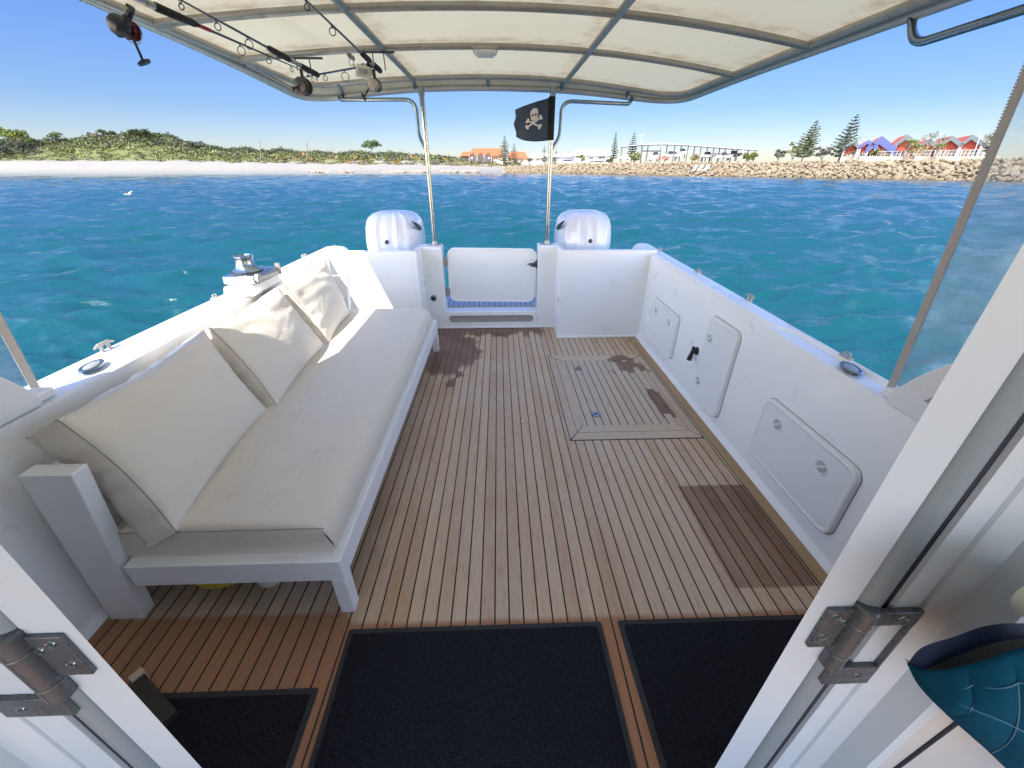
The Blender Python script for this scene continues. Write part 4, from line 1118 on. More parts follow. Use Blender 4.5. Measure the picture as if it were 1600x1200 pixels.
# lure and hand line
m = MB(); m.loft([[(-.84+.010*k2*math.cos(a), 2.93+s, 2.165+.016*k2*math.sin(a)) for a in [2*PI*k/12 for k in range(12)]] for s, k2 in ((-.045, .2), (-.03, .8), (0, 1.1), (.03, .8), (.05, .25), (.065, .9))], True, True)
lu = m.build('fishing_lure', pm('striped_lure', (.30, .30, .26), .35, var=.7, vscale=90), origin=(-.84, 2.93, 2.165), smooth=50); tag(lu, 'small striped lure hooked on a line under the canopy lining', 'lure')
m = MB(); m.torus((-.84, 2.94, 2.135), (0, 1, 0), .014, .0018, 14, 6, .7); m.torus((-.84, 2.985, 2.135), (1, 0, .3), .014, .0018, 14, 6, .7); m.build('hook', M['steel'], lu, smooth=60)
m = MB(); m.box((-.05, -.012, -.035), (.05, .012, .035), Matrix.Translation((-.845, 3.20, 2.135)) @ Matrix.Rotation(R(15), 4, 'Y'))
hl = m.build('hand_line', M['beige'], origin=(-.845, 3.20, 2.135), bevel=.012); tag(hl, 'cream hand line spool hanging beside the thin rod handle', 'hand line')
m = MB()
for k in range(6): m.torus((-.845, 3.20, 2.128+.004*k), (.1, 0, 1), .030, .002, 18, 6)
m.build('wound_line', M['rail_white'], hl, smooth=60)
for x, y, w in ((-1.30, 3.38, .30), (-.79, 3.36, .24)):
    m = MB(); z = roof_z(x)-.055; m.box((x-w/2, y-.006, z-.006), (x+w/2, y+.006, z+.006)); m.tube([(x-w*.1, y, z), (x-w*.1, y, zr+.02)], .004, 6); m.tube([(x+w*.2, y, z), (x+w*.2, y, zr+.02)], .004, 6)
    o = m.build('rod_rack', M['steel_dark'], B, bevel=.002)
# ================================================================== blue quilted pouch on the cabin bulkhead
pou = thing('quilted_pouch', (.40, .17, 1.27), 'blue quilted pouch with navy rim and grey lining on the cabin wall', 'pouch')
tip = ony(1419, 1036, .180)
def pz(px_, py_, y): return ony(px_, py_, y)
low_e = [tip, pz(1438, 1070, .165), pz(1478, 1112, .150), pz(1545, 1172, .140), pz(1640, 1262, .135), pz(1760, 1370, .13)]
top_e = [tip, pz(1450, 1048, .160), pz(1510, 1040, .145), pz(1580, 1020, .135), pz(1680, 995, .13), pz(1800, 975, .13)]
def cr(P, t):
    t *= len(P)-1; i = min(int(t), len(P)-2); f = t-i
    p0, p1, p2, p3 = P[max(i-1, 0)], P[i], P[i+1], P[min(i+2, len(P)-1)]
    return .5*((2*p1)+(p2-p0)*f+(2*p0-5*p1+4*p2-p3)*f*f+(3*p1-p0-3*p2+p3)*f**3)
def pf(u, v):
    p = cr(low_e, u).lerp(cr(top_e, u), v)
    q = abs(math.sin(PI*u*5))**.6*abs(math.sin(PI*v*2))**.6
    p = p.copy(); p.y -= .010*math.sin(PI*v)*min(1, u*3)+.0045*q*min(1, u*5); return p
m = MB(); m.grid(pf, 80, 40); fo = m.build('front_panel', M['quilt'], pou, smooth=60); so = fo.modifiers.new('thick', 'SOLIDIFY'); so.thickness = .003; so.offset = 0
bot_b = [pz(1432, 1052, .176), pz(1455, 1072, .170), pz(1515, 1066, .160), pz(1585, 1046, .155), pz(1685, 1022, .15), pz(1800, 1002, .15)]
mid_b = [tip, pz(1436, 1040, .172), pz(1480, 1016, .170), pz(1550, 993, .168), pz(1620, 985, .168), pz(1760, 990, .168)]
top_b = [tip, pz(1440, 1012, .172), pz(1490, 995, .168), pz(1545, 977, .166), pz(1610, 974, .165), pz(1760, 980, .165)]
m = MB(); m.grid(lambda u, v: cr(bot_b, u).lerp(cr(mid_b, u), v)+V3(0, .004, 0), 40, 8); m.build('lining', M['lining'], pou, smooth=60)
m = MB(); m.grid(lambda u, v: cr(mid_b, u).lerp(cr(top_b, u), v)+V3(0, -.008*math.sin(PI*v), 0), 40, 8); bo = m.build('rim_band', M['quilt_band'], pou, smooth=60)
for L in ([pf(u, .86)+V3(0, -.0024, 0) for u in np.linspace(.04, 1, 60)], [pf(u, .5)+V3(0, -.0022, 0) for u in np.linspace(.05, 1, 60)],
          *[[pf(k/5, v)+V3(0, -.0022, 0) for v in np.linspace(.02, .86, 30)] for k in (1, 2, 3)]):
    m = MB(); m.tube(L, .00045, 5); m.build('stitching', M['thread'], pou)
# pale knob and the panel joint on the cabin wall
m = MB(); c = ony(1612, 930, .185); m.lathe([(0, 0), (.016, 0), (.0175, .006), (.015, .014), (0, .016)], c, (0, -1, .1), 24); m.build('wall_knob', M['beige'], B, smooth=50)
m = MB(); a, b = ony(1396, 1204, .1985), ony(1530, 1103, .1985); m.tube([a, b], .0022, 8); m.build('panel_joint', M['gasket'], B)
# ================================================================== SEA
WZ = -.5
def build_sea():
    na, nr = 760, 900
    ang = np.linspace(R(-100), R(100), na)+PI/2
    rr = 1.3*np.exp(np.linspace(0, math.log(420/1.3), nr))
    Rg, Ag = np.meshgrid(rr, ang, indexing='ij')
    X = Rg*np.cos(Ag); Y = Rg*np.sin(Ag)
    cell = np.maximum(Rg*(ang[1]-ang[0]), Rg*(math.log(420/1.3)/nr))
    Z = np.zeros_like(X); DX = np.zeros_like(X); DY = np.zeros_like(X)
    rng = np.random.default_rng(5)
    n = 90
    wl = np.exp(np.linspace(math.log(.22), math.log(4.2), n))*(.93+.14*rng.random(n))
    th = R(-82)+rng.normal(size=n)*R(24)
    amp = .0074*wl**.84*(.6+.8*rng.random(n))*np.where(wl > 3.2, .8, np.where(wl > 2.2, 1.0, np.where(wl < .4, 1.25, 1.55)))
    for L, t, a in zip(wl, th, amp):
        k = 2*PI/L; ph = rng.random()*2*PI
        att = np.clip((L/cell-2.2)/2.5, 0, 1)
        arg = k*(X*math.cos(t)+Y*math.sin(t))+ph+.6*np.sin(X*.21+ph)+.5*np.sin(Y*.17+1.3*ph)
        g = a*att
        Z += g*np.cos(arg); q = .5
        DX -= q*g*np.sin(arg)*math.cos(t); DY -= q*g*np.sin(arg)*math.sin(t)
    # quieter in the lee of the hull and near the shore
    sh = np.clip((205-Y)/40, .25, 1)
    Z *= sh; DX *= sh; DY *= sh
    dist0 = np.hypot(X-17.9, Y-18.9); 
    s = np.std(Z[(Rg > 5) & (Rg < 40)])
    crest = np.clip((Z/s-3.3)/.8, 0, .96)
    crest = np.maximum(crest, np.where(dist0 < .55, 1.0, 0)*np.clip(1.3-dist0/.45, 0, 1))
    co = np.stack([X+DX, Y+DY, WZ+Z], -1).reshape(-1, 3)
    i = np.arange(nr*na).reshape(nr, na)
    q = np.stack([i[:-1, :-1], i[1:, :-1], i[1:, 1:], i[:-1, 1:]], -1).reshape(-1, 4)
    me = bpy.data.meshes.new('sea'); me.vertices.add(len(co)); me.vertices.foreach_set('co', co.ravel())
    nq = len(q); me.loops.add(nq*4); me.loops.foreach_set('vertex_index', q.ravel().astype(np.int32))
    me.polygons.add(nq); me.polygons.foreach_set('loop_start', np.arange(0, nq*4, 4, dtype=np.int32)); me.polygons.foreach_set('loop_total', np.full(nq, 4, np.int32))
    me.polygons.foreach_set('use_smooth', np.ones(nq, bool))
    at = me.attributes.new('crest', 'FLOAT', 'POINT'); at.data.foreach_set('value', crest.ravel())
    me.update(); me.validate()
    if me.polygons[0].normal.z < 0: me.flip_normals()
    o = bpy.data.objects.new('sea', me); COL.objects.link(o); me.materials.append(M['water']); o['kind'] = 'structure'
build_sea()
m = MB(); m.poly([(-700, -500, -1.6), (700, -500, -1.6), (700, 500, -1.6), (-700, 500, -1.6)]); o = m.build('seabed', M['water']); o['kind'] = 'structure'

# ================================================================== LEFT SHORE: beach and scrub dune
SKY = [(-200, 205), (0, 226), (25, 214), (60, 220), (100, 217), (150, 213), (190, 210), (215, 208), (255, 211), (285, 222), (330, 229), (400, 235), (450, 235), (500, 239), (560, 238), (640, 242), (700, 246), (740, 251), (800, 256), (860, 258)]
SND = [(-200, 249), (0, 250), (150, 251), (300, 252), (450, 255), (600, 257), (700, 258), (760, 260), (820, 262), (860, 262)]
def prof(tab, depth):
    xs, zs = [], []
    for px_, py_ in tab:
        p = ony(px_, py_, depth); xs.append(p.x); zs.append(p.z)
    return xs, zs
cx_, cz_ = prof(SKY, 262); sx_, sz_ = prof(SND, 228)
def shore_y(x): return 211.5+1.6*np.sin(x*.045)+1.1*np.sin(x*.13+1)
def land_z(x, y):
    y0 = shore_y(x); d = y-y0
    st = np.interp(x, sx_, sz_)*(1+.06*np.sin(x*.4))-.0; ct = np.interp(x, cx_, cz_)-1.2
    a = np.clip(d/15, -.25, 1); z1 = WZ-.05+(st-WZ)*np.where(a < 0, a*.5, a**.8*1.0)
    b = np.clip((d-15)/36, 0, 1); b = b*b*(3-2*b)
    z = z1+(ct-st)*b
    z = z-np.clip((d-58)/16, 0, 1)*7
    z = z+np.clip((d-14)/10, 0, 1)*(.55*np.sin(x*.31+y*.22)+.45*np.sin(x*.17-y*.41+2)+.3*np.sin(x*.77+y*.63))
    return z
xs = np.linspace(-400, 30, 300); ys = np.concatenate([np.linspace(206, 232, 40), np.linspace(233, 300, 50), [340, 420]])
GX, GY = np.meshgrid(xs, ys, indexing='ij'); GZ = land_z(GX, GY)
m = MB(); V = [[m.bm.verts.new((GX[i, j], GY[i, j], GZ[i, j])) for j in range(len(ys))] for i in range(len(xs))]
for i in range(len(xs)-1):
    for j in range(len(ys)-1): m.face([V[i][j], V[i+1][j], V[i+1][j+1], V[i][j+1]])
o = m.build('dunes', M['dune'], smooth=80); o['kind'] = 'structure'

CG = dict(lime=(.105, .125, .030), olive=(.062, .075, .027), grey=(.10, .094, .072), dark=(.026, .036, .018), orange=(.25, .15, .045), straw=(.25, .22, .10), pale=(.16, .17, .075))
def bush(qb, c, r, h, col, n, size, rng=RNG, cvar=.35):
    d = rng.normal(size=(n, 3)); d /= np.linalg.norm(d, axis=1)[:, None]
    rad = (.45+.55*rng.random(n)**.5)[:, None]
    lump = 1+.28*np.sin(d[:, 0:1]*5+c[0])*np.cos(d[:, 1:2]*4+c[1])
    p = d*rad*lump*np.array([r, r, h]); p[:, 2] = np.abs(p[:, 2])*1.0-.1*h
    qb.leaves(np.asarray(c)+p, size, col, cvar, .65, .2, rng)
qb = QB()
rng = np.random.default_rng(21)
N = 5200
bx = rng.uniform(-345, 12, N); bd = 15+rng.random(N)**.85*48; by = shore_y(bx)+bd; bz = land_z(bx, by)
for x, y, z, d in zip(bx, by, bz, bd):
    pxl = 800+FPX*(x-y*.031)/(y*.878+x*.0)  # rough column, only to vary the planting along the dune
    nz = math.sin(x*.05)+math.sin(x*.023+y*.06+1)+.8*math.sin(y*.15+x*.08)
    k = rng.random()
    if d < 21 and x < -140 and k < .55: continue
    if x > -118 and d < 36:
        col = CG['orange'] if k < .14 else CG['grey'] if k < .5 else CG['straw'] if k < .62 else CG['lime']
    elif x > -118: col = CG['grey'] if k < .35 else CG['olive'] if k < .7 else CG['lime']
    elif d > 38: col = CG['olive'] if k < .45 else CG['dark'] if k < .7 else CG['grey'] if k < .85 else CG['lime']
    elif x < -235 and d > 27: col = CG['grey'] if k < .6 else CG['olive']
    else: col = CG['lime'] if k < .5 else CG['pale'] if k < .78 else CG['olive'] if k < .92 else CG['grey']
    big = d > 30
    r = rng.uniform(1.1, 2.4)*(1.25 if big else .85); h = r*rng.uniform(.55, .9)*(1 if big else .6)
    bush(qb, (x, y, z), r, h, col, 34 if big else 22, .85 if big else .7, rng)
o = qb.build('dune_scrub', M['leaf']); o['kind'] = 'stuff'

def tree(name, base, height, crown_w, label, col, group=None, trunk_h=.4, lobes=7, leaf=.6, n=90, cat='tree', spread=1.0, tr=.18, seed=1, flat=.55):
    rg = np.random.default_rng(seed)
    o = thing(name, tuple(base), label, cat, group)
    b = Vector(base); m = MB(); th = height*trunk_h
    top = b+V3(.1*height*(rg.random()-.5), 0, th)
    m.tube([b-V3(0, 0, .5), b+V3(0, 0, th*.5), top], [tr*1.3, tr, tr*.75], 8)
    qb = QB()
    for k in range(lobes):
        a = 2*PI*k/lobes+rg.random(); rad = crown_w*(.25+.55*rg.random())*spread
        c = top+V3(math.cos(a)*rad, math.sin(a)*rad, (height-th)*(.25+.55*rg.random()))
        m.tube([top-V3(0, 0, th*.15), top.lerp(c, .5)+V3(0, 0, .1), c], [tr*.55, tr*.35, tr*.12], 6)
        s = crown_w*(.32+.2*rg.random())
        bush(qb, (c.x, c.y, c.z-s*.2), s, s*flat*1.3, np.array(col)*(.75+.5*rg.random()), n, leaf, rg)
    m.build('trunk', M['bark'], o, smooth=60); qb.build('crown', M['leaf'], o)
    return o
def shore_at(px_, d, py_=None):
    """ground point in picture column px_, d metres inland of the shoreline"""
    r = _ray(px_, 250); y = 211.5+d; x = r[0]/r[1]*y
    return V3(x, y, float(land_z(np.array(x), np.array(y))))
def hgt(p, py_):
    """height above point p that reaches picture row py_"""
    return ony(800, py_, p.y).z-p.z   # rows are level lines
p = shore_at(35, 34); tree('coastal_tree', p, max(4, hgt(p, 197)), 6.2, 'bright green bushy tree on the far left end of the dune', (.13, .16, .03), 'trees on the dune', .25, 9, .9, 120, seed=4)
p = shore_at(5, 24); tree('coastal_tree', p, max(3, hgt(p, 224)), 5.5, 'dark bush low on the dune at the left edge above the sand', (.03, .034, .024), 'trees on the dune', .15, 7, .8, 110, seed=6)
p = shore_at(104, 44); tree('coastal_tree', p, max(3, hgt(p, 207)), 3.6, 'small rounded green tree on the dune crest beside grey scrub', (.08, .11, .035), 'trees on the dune', .35, 6, .7, 80, seed=8)
p = shore_at(183, 46); tree('coastal_tree', p, max(3, hgt(p, 205)), 4.2, 'dark olive tree on the dune crest left of the highest point', (.06, .075, .03), 'trees on the dune', .3, 7, .8, 90, seed=9)
p = shore_at(236, 46); tree('coastal_tree', p, max(3, hgt(p, 204)), 5.4, 'broad dark tree crowning the highest point of the dune', (.045, .06, .026), 'trees on the dune', .25, 9, .8, 100, seed=12)
p = shore_at(313, 44); tree('coastal_tree', p, max(2.5, hgt(p, 221)), 4.0, 'low grey bush on the dune slope right of the highest point', (.10, .10, .075), 'trees on the dune', .2, 7, .7, 90, seed=14)
p = shore_at(583, 50); tree('umbrella_tree', p, max(4, hgt(p, 218.5)), 5.6, 'flat-topped green tree standing alone above the low dune', (.075, .10, .032), 'trees on the dune', .45, 10, .75, 110, seed=16, flat=.6)

def norfolk(base, height, halfw, label, seed, tiers=13, lean=0, col=(.045, .065, .033), dens=1.0, up=.35, group='norfolk pines along the shore', bare=.1):
    rg = np.random.default_rng(seed)
    o = thing('norfolk_pine', tuple(base), label, 'pine tree', group)
    b = Vector(base); top = b+V3(lean, 0, height)
    m = MB(); m.tube([b-V3(0, 0, .6), b.lerp(top, .5), top], [height*.020, height*.012, height*.003], 8)
    qb = QB()
    for k in range(tiers):
        t = bare+(1-bare)*(k/(tiers-1))**.93; c = b.lerp(top, min(t, .985))
        L = halfw*(1-t)**.8*(.88+.24*rg.random())+halfw*.05
        nb = 6 if t < .8 else 5; a0 = rg.random()*2*PI
        for q in range(nb):
            a = a0+2*PI*q/nb+.2*(rg.random()-.5); l = L*(.8+.35*rg.random())
            pts = []
            for s in np.linspace(.12, 1, 6): pts.append(c+V3(math.cos(a)*l*s, math.sin(a)*l*s, l*up*(s**1.6)-l*.06*s))
            m.tube(pts, [height*.0035*(1.1-s) for s in np.linspace(0, 1, 6)], 5)
            ns = int((16+30*(1-t))*dens)
            ss = rg.random(ns)*.86+.16; P = []
            for s in ss:
                p = c+V3(math.cos(a)*l*s, math.sin(a)*l*s, l*up*(s**1.6)-l*.06*s)
                w = .09*l*math.sin(PI*min(1, s*.95))+.02*l
                P.append((p.x+rg.normal()*w, p.y+rg.normal()*w, p.z+abs(rg.normal())*w*.35))
            qb.leaves(P, max(.2, height*.046)*(1.1-.45*t), np.array(col)*(.8+.4*rg.random()), .35, .55, .3, rg)
    m.build('trunk', M['bark'], o, smooth=60); qb.build('crown', M['leaf'], o)
    return o

# ================================================================== BREAKWATER
EDGE = [(790, 270.2), (868, 271.0), (930, 272.2), (1000, 273.2), (1100, 274.9), (1240, 277.2), (1330, 278.8), (1430, 280.6), (1530, 282.6), (1600, 284.2), (1720, 287.5), (1900, 294)]
TOPS = [(790, 259.5), (868, 255.5), (930, 254.5), (1000, 254), (1100, 253), (1240, 252), (1330, 250.8), (1430, 248.5), (1530, 246.8), (1600, 245.5), (1720, 243), (1900, 238)]
E0 = [onz(a, b, WZ) for a, b in EDGE]
def back(p, d):
    q = V3(p.x, p.y, 0); q2 = q*(1+d/q.length); return V3(q2.x, q2.y, p.z)
def zrow(px_, py_, p):
    """height of row py_ at horizontal position p (its column is px_)"""
    r = _ray(px_, py_); t = math.hypot(p.x, p.y)/math.hypot(r[0], r[1]); return CAM_H+r[2]*t
E1 = []
for e, (a, b) in zip(E0, TOPS):
    q = back(e, 6.0); q.z = zrow(a, b, q)-.35; E1.append(q)
def lerp_list(Lst, s):
    s = min(max(s, 0), len(Lst)-1.0001); i = int(s); return Lst[i].lerp(Lst[i+1], s-i)
m = MB()
n = 60
rows = []
for k in range(n+1):
    s = k/n*(len(E0)-1); a, b = lerp_list(E0, s), lerp_list(E1, s)
    rows.append([back(a, -2.5)+V3(0, 0, -1.4), a+V3(0, 0, -.4), a.lerp(b, .5)+V3(0, 0, -.35), b+V3(0, 0, -.35), back(b, 2)+V3(0, 0, .0)])
m.loft(rows, closed=False, cap=False); o = m.build('breakwater_bank', M['bank'], smooth=60); o['kind'] = 'structure'
m = MB(); rows = []
for k in range(n+1):
    s = k/n*(len(E0)-1); b = lerp_list(E1, s)
    rows.append([back(b, 1.5)+V3(0, 0, -.02), back(b, 20), back(b, 90), back(b, 320)])
m.loft(rows, closed=False, cap=False); o = m.build('harbour_ground', M['paving']); o['kind'] = 'structure'

# rock shapes
def rock_mesh(seed):
    rg = np.random.default_rng(seed); bm = bmesh.new(); bmesh.ops.create_icosphere(bm, subdivisions=2, radius=1)
    pl = [(Vector(rg.normal(size=3)).normalized(), .55+.35*rg.random()) for _ in range(11)]
    for v in bm.verts:
        p = v.co.copy()
        for nrm_, dd in pl:
            e = p.dot(nrm_)
            if e > dd: p -= nrm_*(e-dd)*.93
        v.co = p+Vector(rg.normal(size=3))*.025
    me = bpy.data.meshes.new('boulder'); bm.to_mesh(me); bm.free(); me.materials.append(M['boulder'])
    return me
RM = [rock_mesh(40+k) for k in range(14)]
rg = np.random.default_rng(77)
cand = []
cum = [0]
for i in range(len(E0)-1): cum.append(cum[-1]+(E0[i+1]-E0[i]).length)
total = cum[-1]; pos_ = 0
while pos_ < total:
    s = np.interp(pos_, cum, range(len(E0)))
    a, b = lerp_list(E0, s), lerp_list(E1, s)
    for row in range(9):
        t = (row+.15+.35*(rg.random()-.5))/8.2
        p = a.lerp(b, t)+V3(rg.normal()*.22, rg.normal()*.22, .05+rg.normal()*.10)
        j = (1 if row % 2 else 0)*.6
        q = lerp_list(E0, np.interp(pos_+j, cum, range(len(E0))))-a
        cand.append((p+q, rg.uniform(.34, .70)*(1.1 if row > 6 else 1)))
    pos_ += .84*(.8+.4*rg.random())
cand = [c for c in cand if c[0].y > 30]
cand.sort(key=lambda c: c[0].length/c[1])
LB = 'pale limestone boulder in the breakwater facing the sea'
bmall = bmesh.new()
for i, (p, r) in enumerate(cand):
    me = RM[i % len(RM)]
    Mx = Matrix.Translation(p) @ Euler((rg.uniform(-.5, .5), rg.uniform(-.5, .5), rg.uniform(0, 6.28))).to_matrix().to_4x4() @ Matrix.Diagonal((r*1.15, r*rg.uniform(.8, 1.1), r*rg.uniform(.62, .85), 1))
    if i < 296:
        ob = bpy.data.objects.new('boulder', me); COL.objects.link(ob); ob.matrix_world = Mx
        tag(ob, LB, 'boulder', 'breakwater boulders')
    else:
        n0 = len(bmall.verts); bmall.from_mesh(me); bmall.verts.ensure_lookup_table()
        for v in bmall.verts[n0:]: v.co = Mx @ v.co
me = bpy.data.meshes.new('boulders'); bmall.to_mesh(me); bmall.free(); me.materials.append(M['boulder'])
ob = bpy.data.objects.new('distant_boulders', me); COL.objects.link(ob); ob['kind'] = 'stuff'
# reef ledges at the waterline of the beach
for i, (pxa, pxb, py_) in enumerate(((478, 520, 268.5), (528, 556, 269), (602, 640, 268), (640, 672, 267.5), (684, 716, 268.4), (718, 752, 268.6), (785, 830, 268.5))):
    a, b = onz(pxa, py_+1, WZ), onz(pxb, py_+1, WZ); c = (a+b)/2; c.y = float(shore_y(np.array(c.x)))+1.0
    L = (b-a).length; c.x = c.x*c.y/((a.y+b.y)/2)
    bm = bmesh.new(); bmesh.ops.create_icosphere(bm, subdivisions=3, radius=1)
    for v in bm.verts:
        f = 1+.16*math.sin(v.co.x*9+i*2)+.12*math.sin(v.co.y*7+v.co.x*13+i)
        v.co = Vector((v.co.x*L*.5*f, v.co.y*2.6*f, max(-.6, v.co.z*1.15*(.8+.35*math.sin(v.co.x*11+i*3)))))
    me = bpy.data.meshes.new('reef_ledge'); bm.to_mesh(me); bm.free()
    ob = link_mesh('reef_ledge', me, M['reef']); ob.location = (c.x, c.y, WZ+.15)
    tag(ob, ['flat brown reef ledge at the waterline, first from the left on the beach', 'short brown reef ledge at the waterline, second from the left on the beach', 'brown reef rock where the beach meets the sea left of the left steel pole', 'dark reef rock on the sand edge just left of the left steel pole', 'reef rock at the waterline just right of the left steel pole', 'dark brown reef ledge below the orange-roofed house', 'rusty low reef between the beach and the breakwater'][i], 'rock', 'reef ledges along the beach')

# ================================================================== HARBOUR
class Line:
    """a building front: a vertical plane through P with horizontal direction d"""
    def __init__(s, px_ref, dist, d=None):
        r = _ray(px_ref, 262); h = math.hypot(r[0], r[1]); s.P = V3(r[0]/h*dist, r[1]/h*dist, 0)
        s.d = V3(*(d or (.82, -.572)), 0).normalized(); s.n = V3(-s.d.y, s.d.x, 0)
        if s.n.dot(s.P) < 0: s.n = -s.n
    def at(s, px_, py_, off=0):
        r = _ray(px_, py_); P = s.P+s.n*off
        # r*t = P + d*u (horizontal)
        det = r[0]*(-s.d.y)-(-s.d.x)*r[1]
        t = (P.x*(-s.d.y)-(-s.d.x)*P.y)/det
        return V3(r[0]*t, r[1]*t, CAM_H+r[2]*t)
def slab(mb, quad, thick):
    a, b, c, d = [Vector(p) for p in quad]; n = (b-a).cross(d-a).normalized()
    mb.prism([a, b, c, d], n*thick)
# --- red and blue harbour buildings
HL = Line(1430, 150)
def gable(pl, pp, pr, yl, yp, yr, yb, fascia, label, depth=12, glass=True, red_to=None, fw=.75):
    A, Pk, C = HL.at(pl, yl), HL.at(pp, yp), HL.at(pr, yr)
    zb = HL.at(pp, yb).z; n = HL.n; d = HL.d
    base = HL.at(pp, yb)
    o = thing('harbour_building', tuple(base), label, 'building', 'gabled harbour buildings')
    A0, C0 = V3(A.x, A.y, zb-.6), V3(C.x, C.y, zb-.6)
    zr = HL.at(pp, red_to).z if red_to else zb
    Am, Cm = V3(A.x, A.y, zr), V3(C.x, C.y, zr)
    ins = n*.8
    m = MB(); m.prism([Am+ins, Cm+ins, C+ins-V3(0, 0, .25), Pk+ins-V3(0, 0, .25), A+ins-V3(0, 0, .25)], n*depth); m.build('wall', M['w_red'], o)
    if red_to:
        m = MB(); m.prism([A0+ins*1.3, C0+ins*1.3, Cm+ins*1.3-V3(0, 0, .02), Am+ins*1.3-V3(0, 0, .02)], n*(depth-1)); w = m.build('window' if glass else 'lower_wall', M['glass_dark'] if glass else M['w_cream'], o)
        if glass:
            k = 5
            for i in range(k+1):
                q = A0.lerp(C0, i/k)+ins*1.1; mm = MB(); mm.box((q.x-.06, q.y-.06, zb-.6), (q.x+.06, q.y+.06, zr)); mm.build('mullion', M['rail_white'], w)
    # roof slabs run back from the gable
    m = MB()
    ov = d*.5
    for a, sgn in ((A, -1), (C, 1)):
        e = a+ov*sgn-V3(0, 0, .2)
        m.prism([e, Pk, Pk+V3(0, 0, .22), e+V3(0, 0, .22)], n*(depth+.5))
    m.build('roof', M['roof_red'], o)
    m = MB()
    for a, sgn in ((A, -1), (C, 1)):
        e = a+ov*sgn-V3(0, 0, .2)
        f = [e-V3(0, 0, fw), Pk-V3(0, 0, fw), Pk+V3(0, 0, .26), e+V3(0, 0, .26)]
        m.prism([q-n*.35 for q in f], n*.34)
    m.build('fascia', fascia, o)
    for a in (A, C):
        m = MB(); m.prism([V3(a.x, a.y, zb-.6)+q for q in (d*-.17, d*.17, d*.17-n*.3, d*-.17-n*.3)], (0, 0, a.z-zb+.2)); m.build('pillar', M['w_white'], o)
    return o
G = [
 (1321, 1333, 1342, 229, 221.5, 229, 248, M['w_teal'], 'small red gabled building with grey fascia, leftmost of the harbour row', False, 239.5, .55),
 (1345, 1357, 1369, 230, 220.5, 230, 247, M['w_blue'], 'narrow red building with blue fascia between the leftmost gable and the large blue one', True, 239.5, .6),
 (1358, 1377.5, 1397, 230, 214.5, 231, 247, M['w_blue'], 'large harbour building with broad bright blue gable', True, 233.5, 1.5),
 (1401, 1417, 1434, 226, 212, 226, 246, M['w_teal'], 'grey-fasciaed gabled building behind the two palms', True, 235, .8),
 (1437, 1452, 1466, 229, 219, 228, 246, M['w_teal'], 'red gabled building with dark windows behind the bare tree', True, 233, .7),
 (1471, 1487.5, 1501, 226, 214, 225, 242, M['w_teal'], 'red gabled building with pale terrace, second from the right of the harbour row', True, 234, .7),
 (1503, 1519.5, 1535, 226, 212.5, 224, 242, M['w_teal'], 'red gabled building at the right end of the harbour row beside the zip', True, 234, .7),
]
for (pl, pp, pr, yl, yp, yr, yb, fa, lb, gl, rt, fw) in G: gable(pl, pp, pr, yl, yp, yr, yb, fa, lb, 12, gl, rt, fw)
# terrace wall and white railing in front
TL = Line(1430, 141)
def wall_thing(L, pxa, pxb, ya, yb, thick, mat, name, label, cat):
    a, b = L.at(pxa, yb), L.at(pxb, yb); za, zb2 = L.at(pxa, ya).z, L.at(pxb, ya).z
    m = MB(); m.loft([[a-V3(0, 0, 1.5), a-V3(0, 0, 1.5)+L.n*thick, V3(a.x, a.y, za)+L.n*thick, V3(a.x, a.y, za)], [b-V3(0, 0, 1.5), b-V3(0, 0, 1.5)+L.n*thick, V3(b.x, b.y, zb2)+L.n*thick, V3(b.x, b.y, zb2)]], True, True)
    o = m.build(name, mat, origin=tuple(a)); return tag(o, label, cat)
wall_thing(TL, 1342, 1560, 244.8, 249, .4, M['w_cream'], 'terrace_wall', 'low cream terrace wall above the boulders in front of the red buildings', 'wall')
rl = thing('terrace_railing', tuple(TL.at(1440, 244)), 'white post railing along the terrace of the red buildings', 'railing')
m = MB(); a, b = TL.at(1372, 237), TL.at(1545, 233.5); m.tube([a, b], .03, 6); a2, b2 = TL.at(1372, 241), TL.at(1545, 239); m.tube([a2, b2], .02, 6); m.build('top_rail', M['rail_white'], rl)
for k in range(15):
    q = a.lerp(b, k/14); m = MB(); m.cyl((q.x, q.y, q.z), (q.x+.25*(k % 2), q.y, q.z-2.6), .03, 6); m.build('post', M['rail_white'], rl)
# --- boat storage canopy
SL = Line(1080, 185, (.93, -.36))
curve = [(966, 229.8), (990, 227.6), (1012, 226.0), (1034, 225.5), (1056, 226), (1075, 227), (1095, 228.6), (1115, 230.0), (1135, 231.4), (1155, 232.8), (1190, 235.0)]
st = thing('boat_storage_canopy', tuple(SL.at(1080, 252)), 'long curved white roof on dark slanting columns above stored boats', 'canopy')
m = MB(); A = [SL.at(a, b) for a, b in curve]; Bk = [p+SL.n*14+V3(0, 0, .2) for p in A]
m.loft([[p, q, q+V3(0, 0, .28), p+V3(0, 0, .28)] for p, q in zip(A, Bk)], True, True); m.build('roof', M['storage_roof'], st)
for k, c in enumerate((972, 993, 1004, 1013, 1034, 1043, 1055, 1065, 1076, 1086, 1096, 1106, 1116, 1125, 1134, 1145, 1153, 1170, 1181)):
    yt = np.interp(c, [q[0] for q in curve], [q[1] for q in curve]); off = 1.5 if k % 2 == 0 else 11
    p = SL.at(c, yt, off); m = MB(); m.box((p.x-.13, p.y-.13, 1.5), (p.x+.13, p.y+.13, p.z+.1)); m.build('column', M['steel_dark'], st)
m = MB(); a, b = SL.at(1003, 236, 2), SL.at(1034, 236, 2); m.tube([a, b], .2, 6); a, b = SL.at(1115, 240, 2), SL.at(1170, 242, 2); m.tube([a, b], .12, 6); m.build('cross_beam', M['steel_dark'], st)
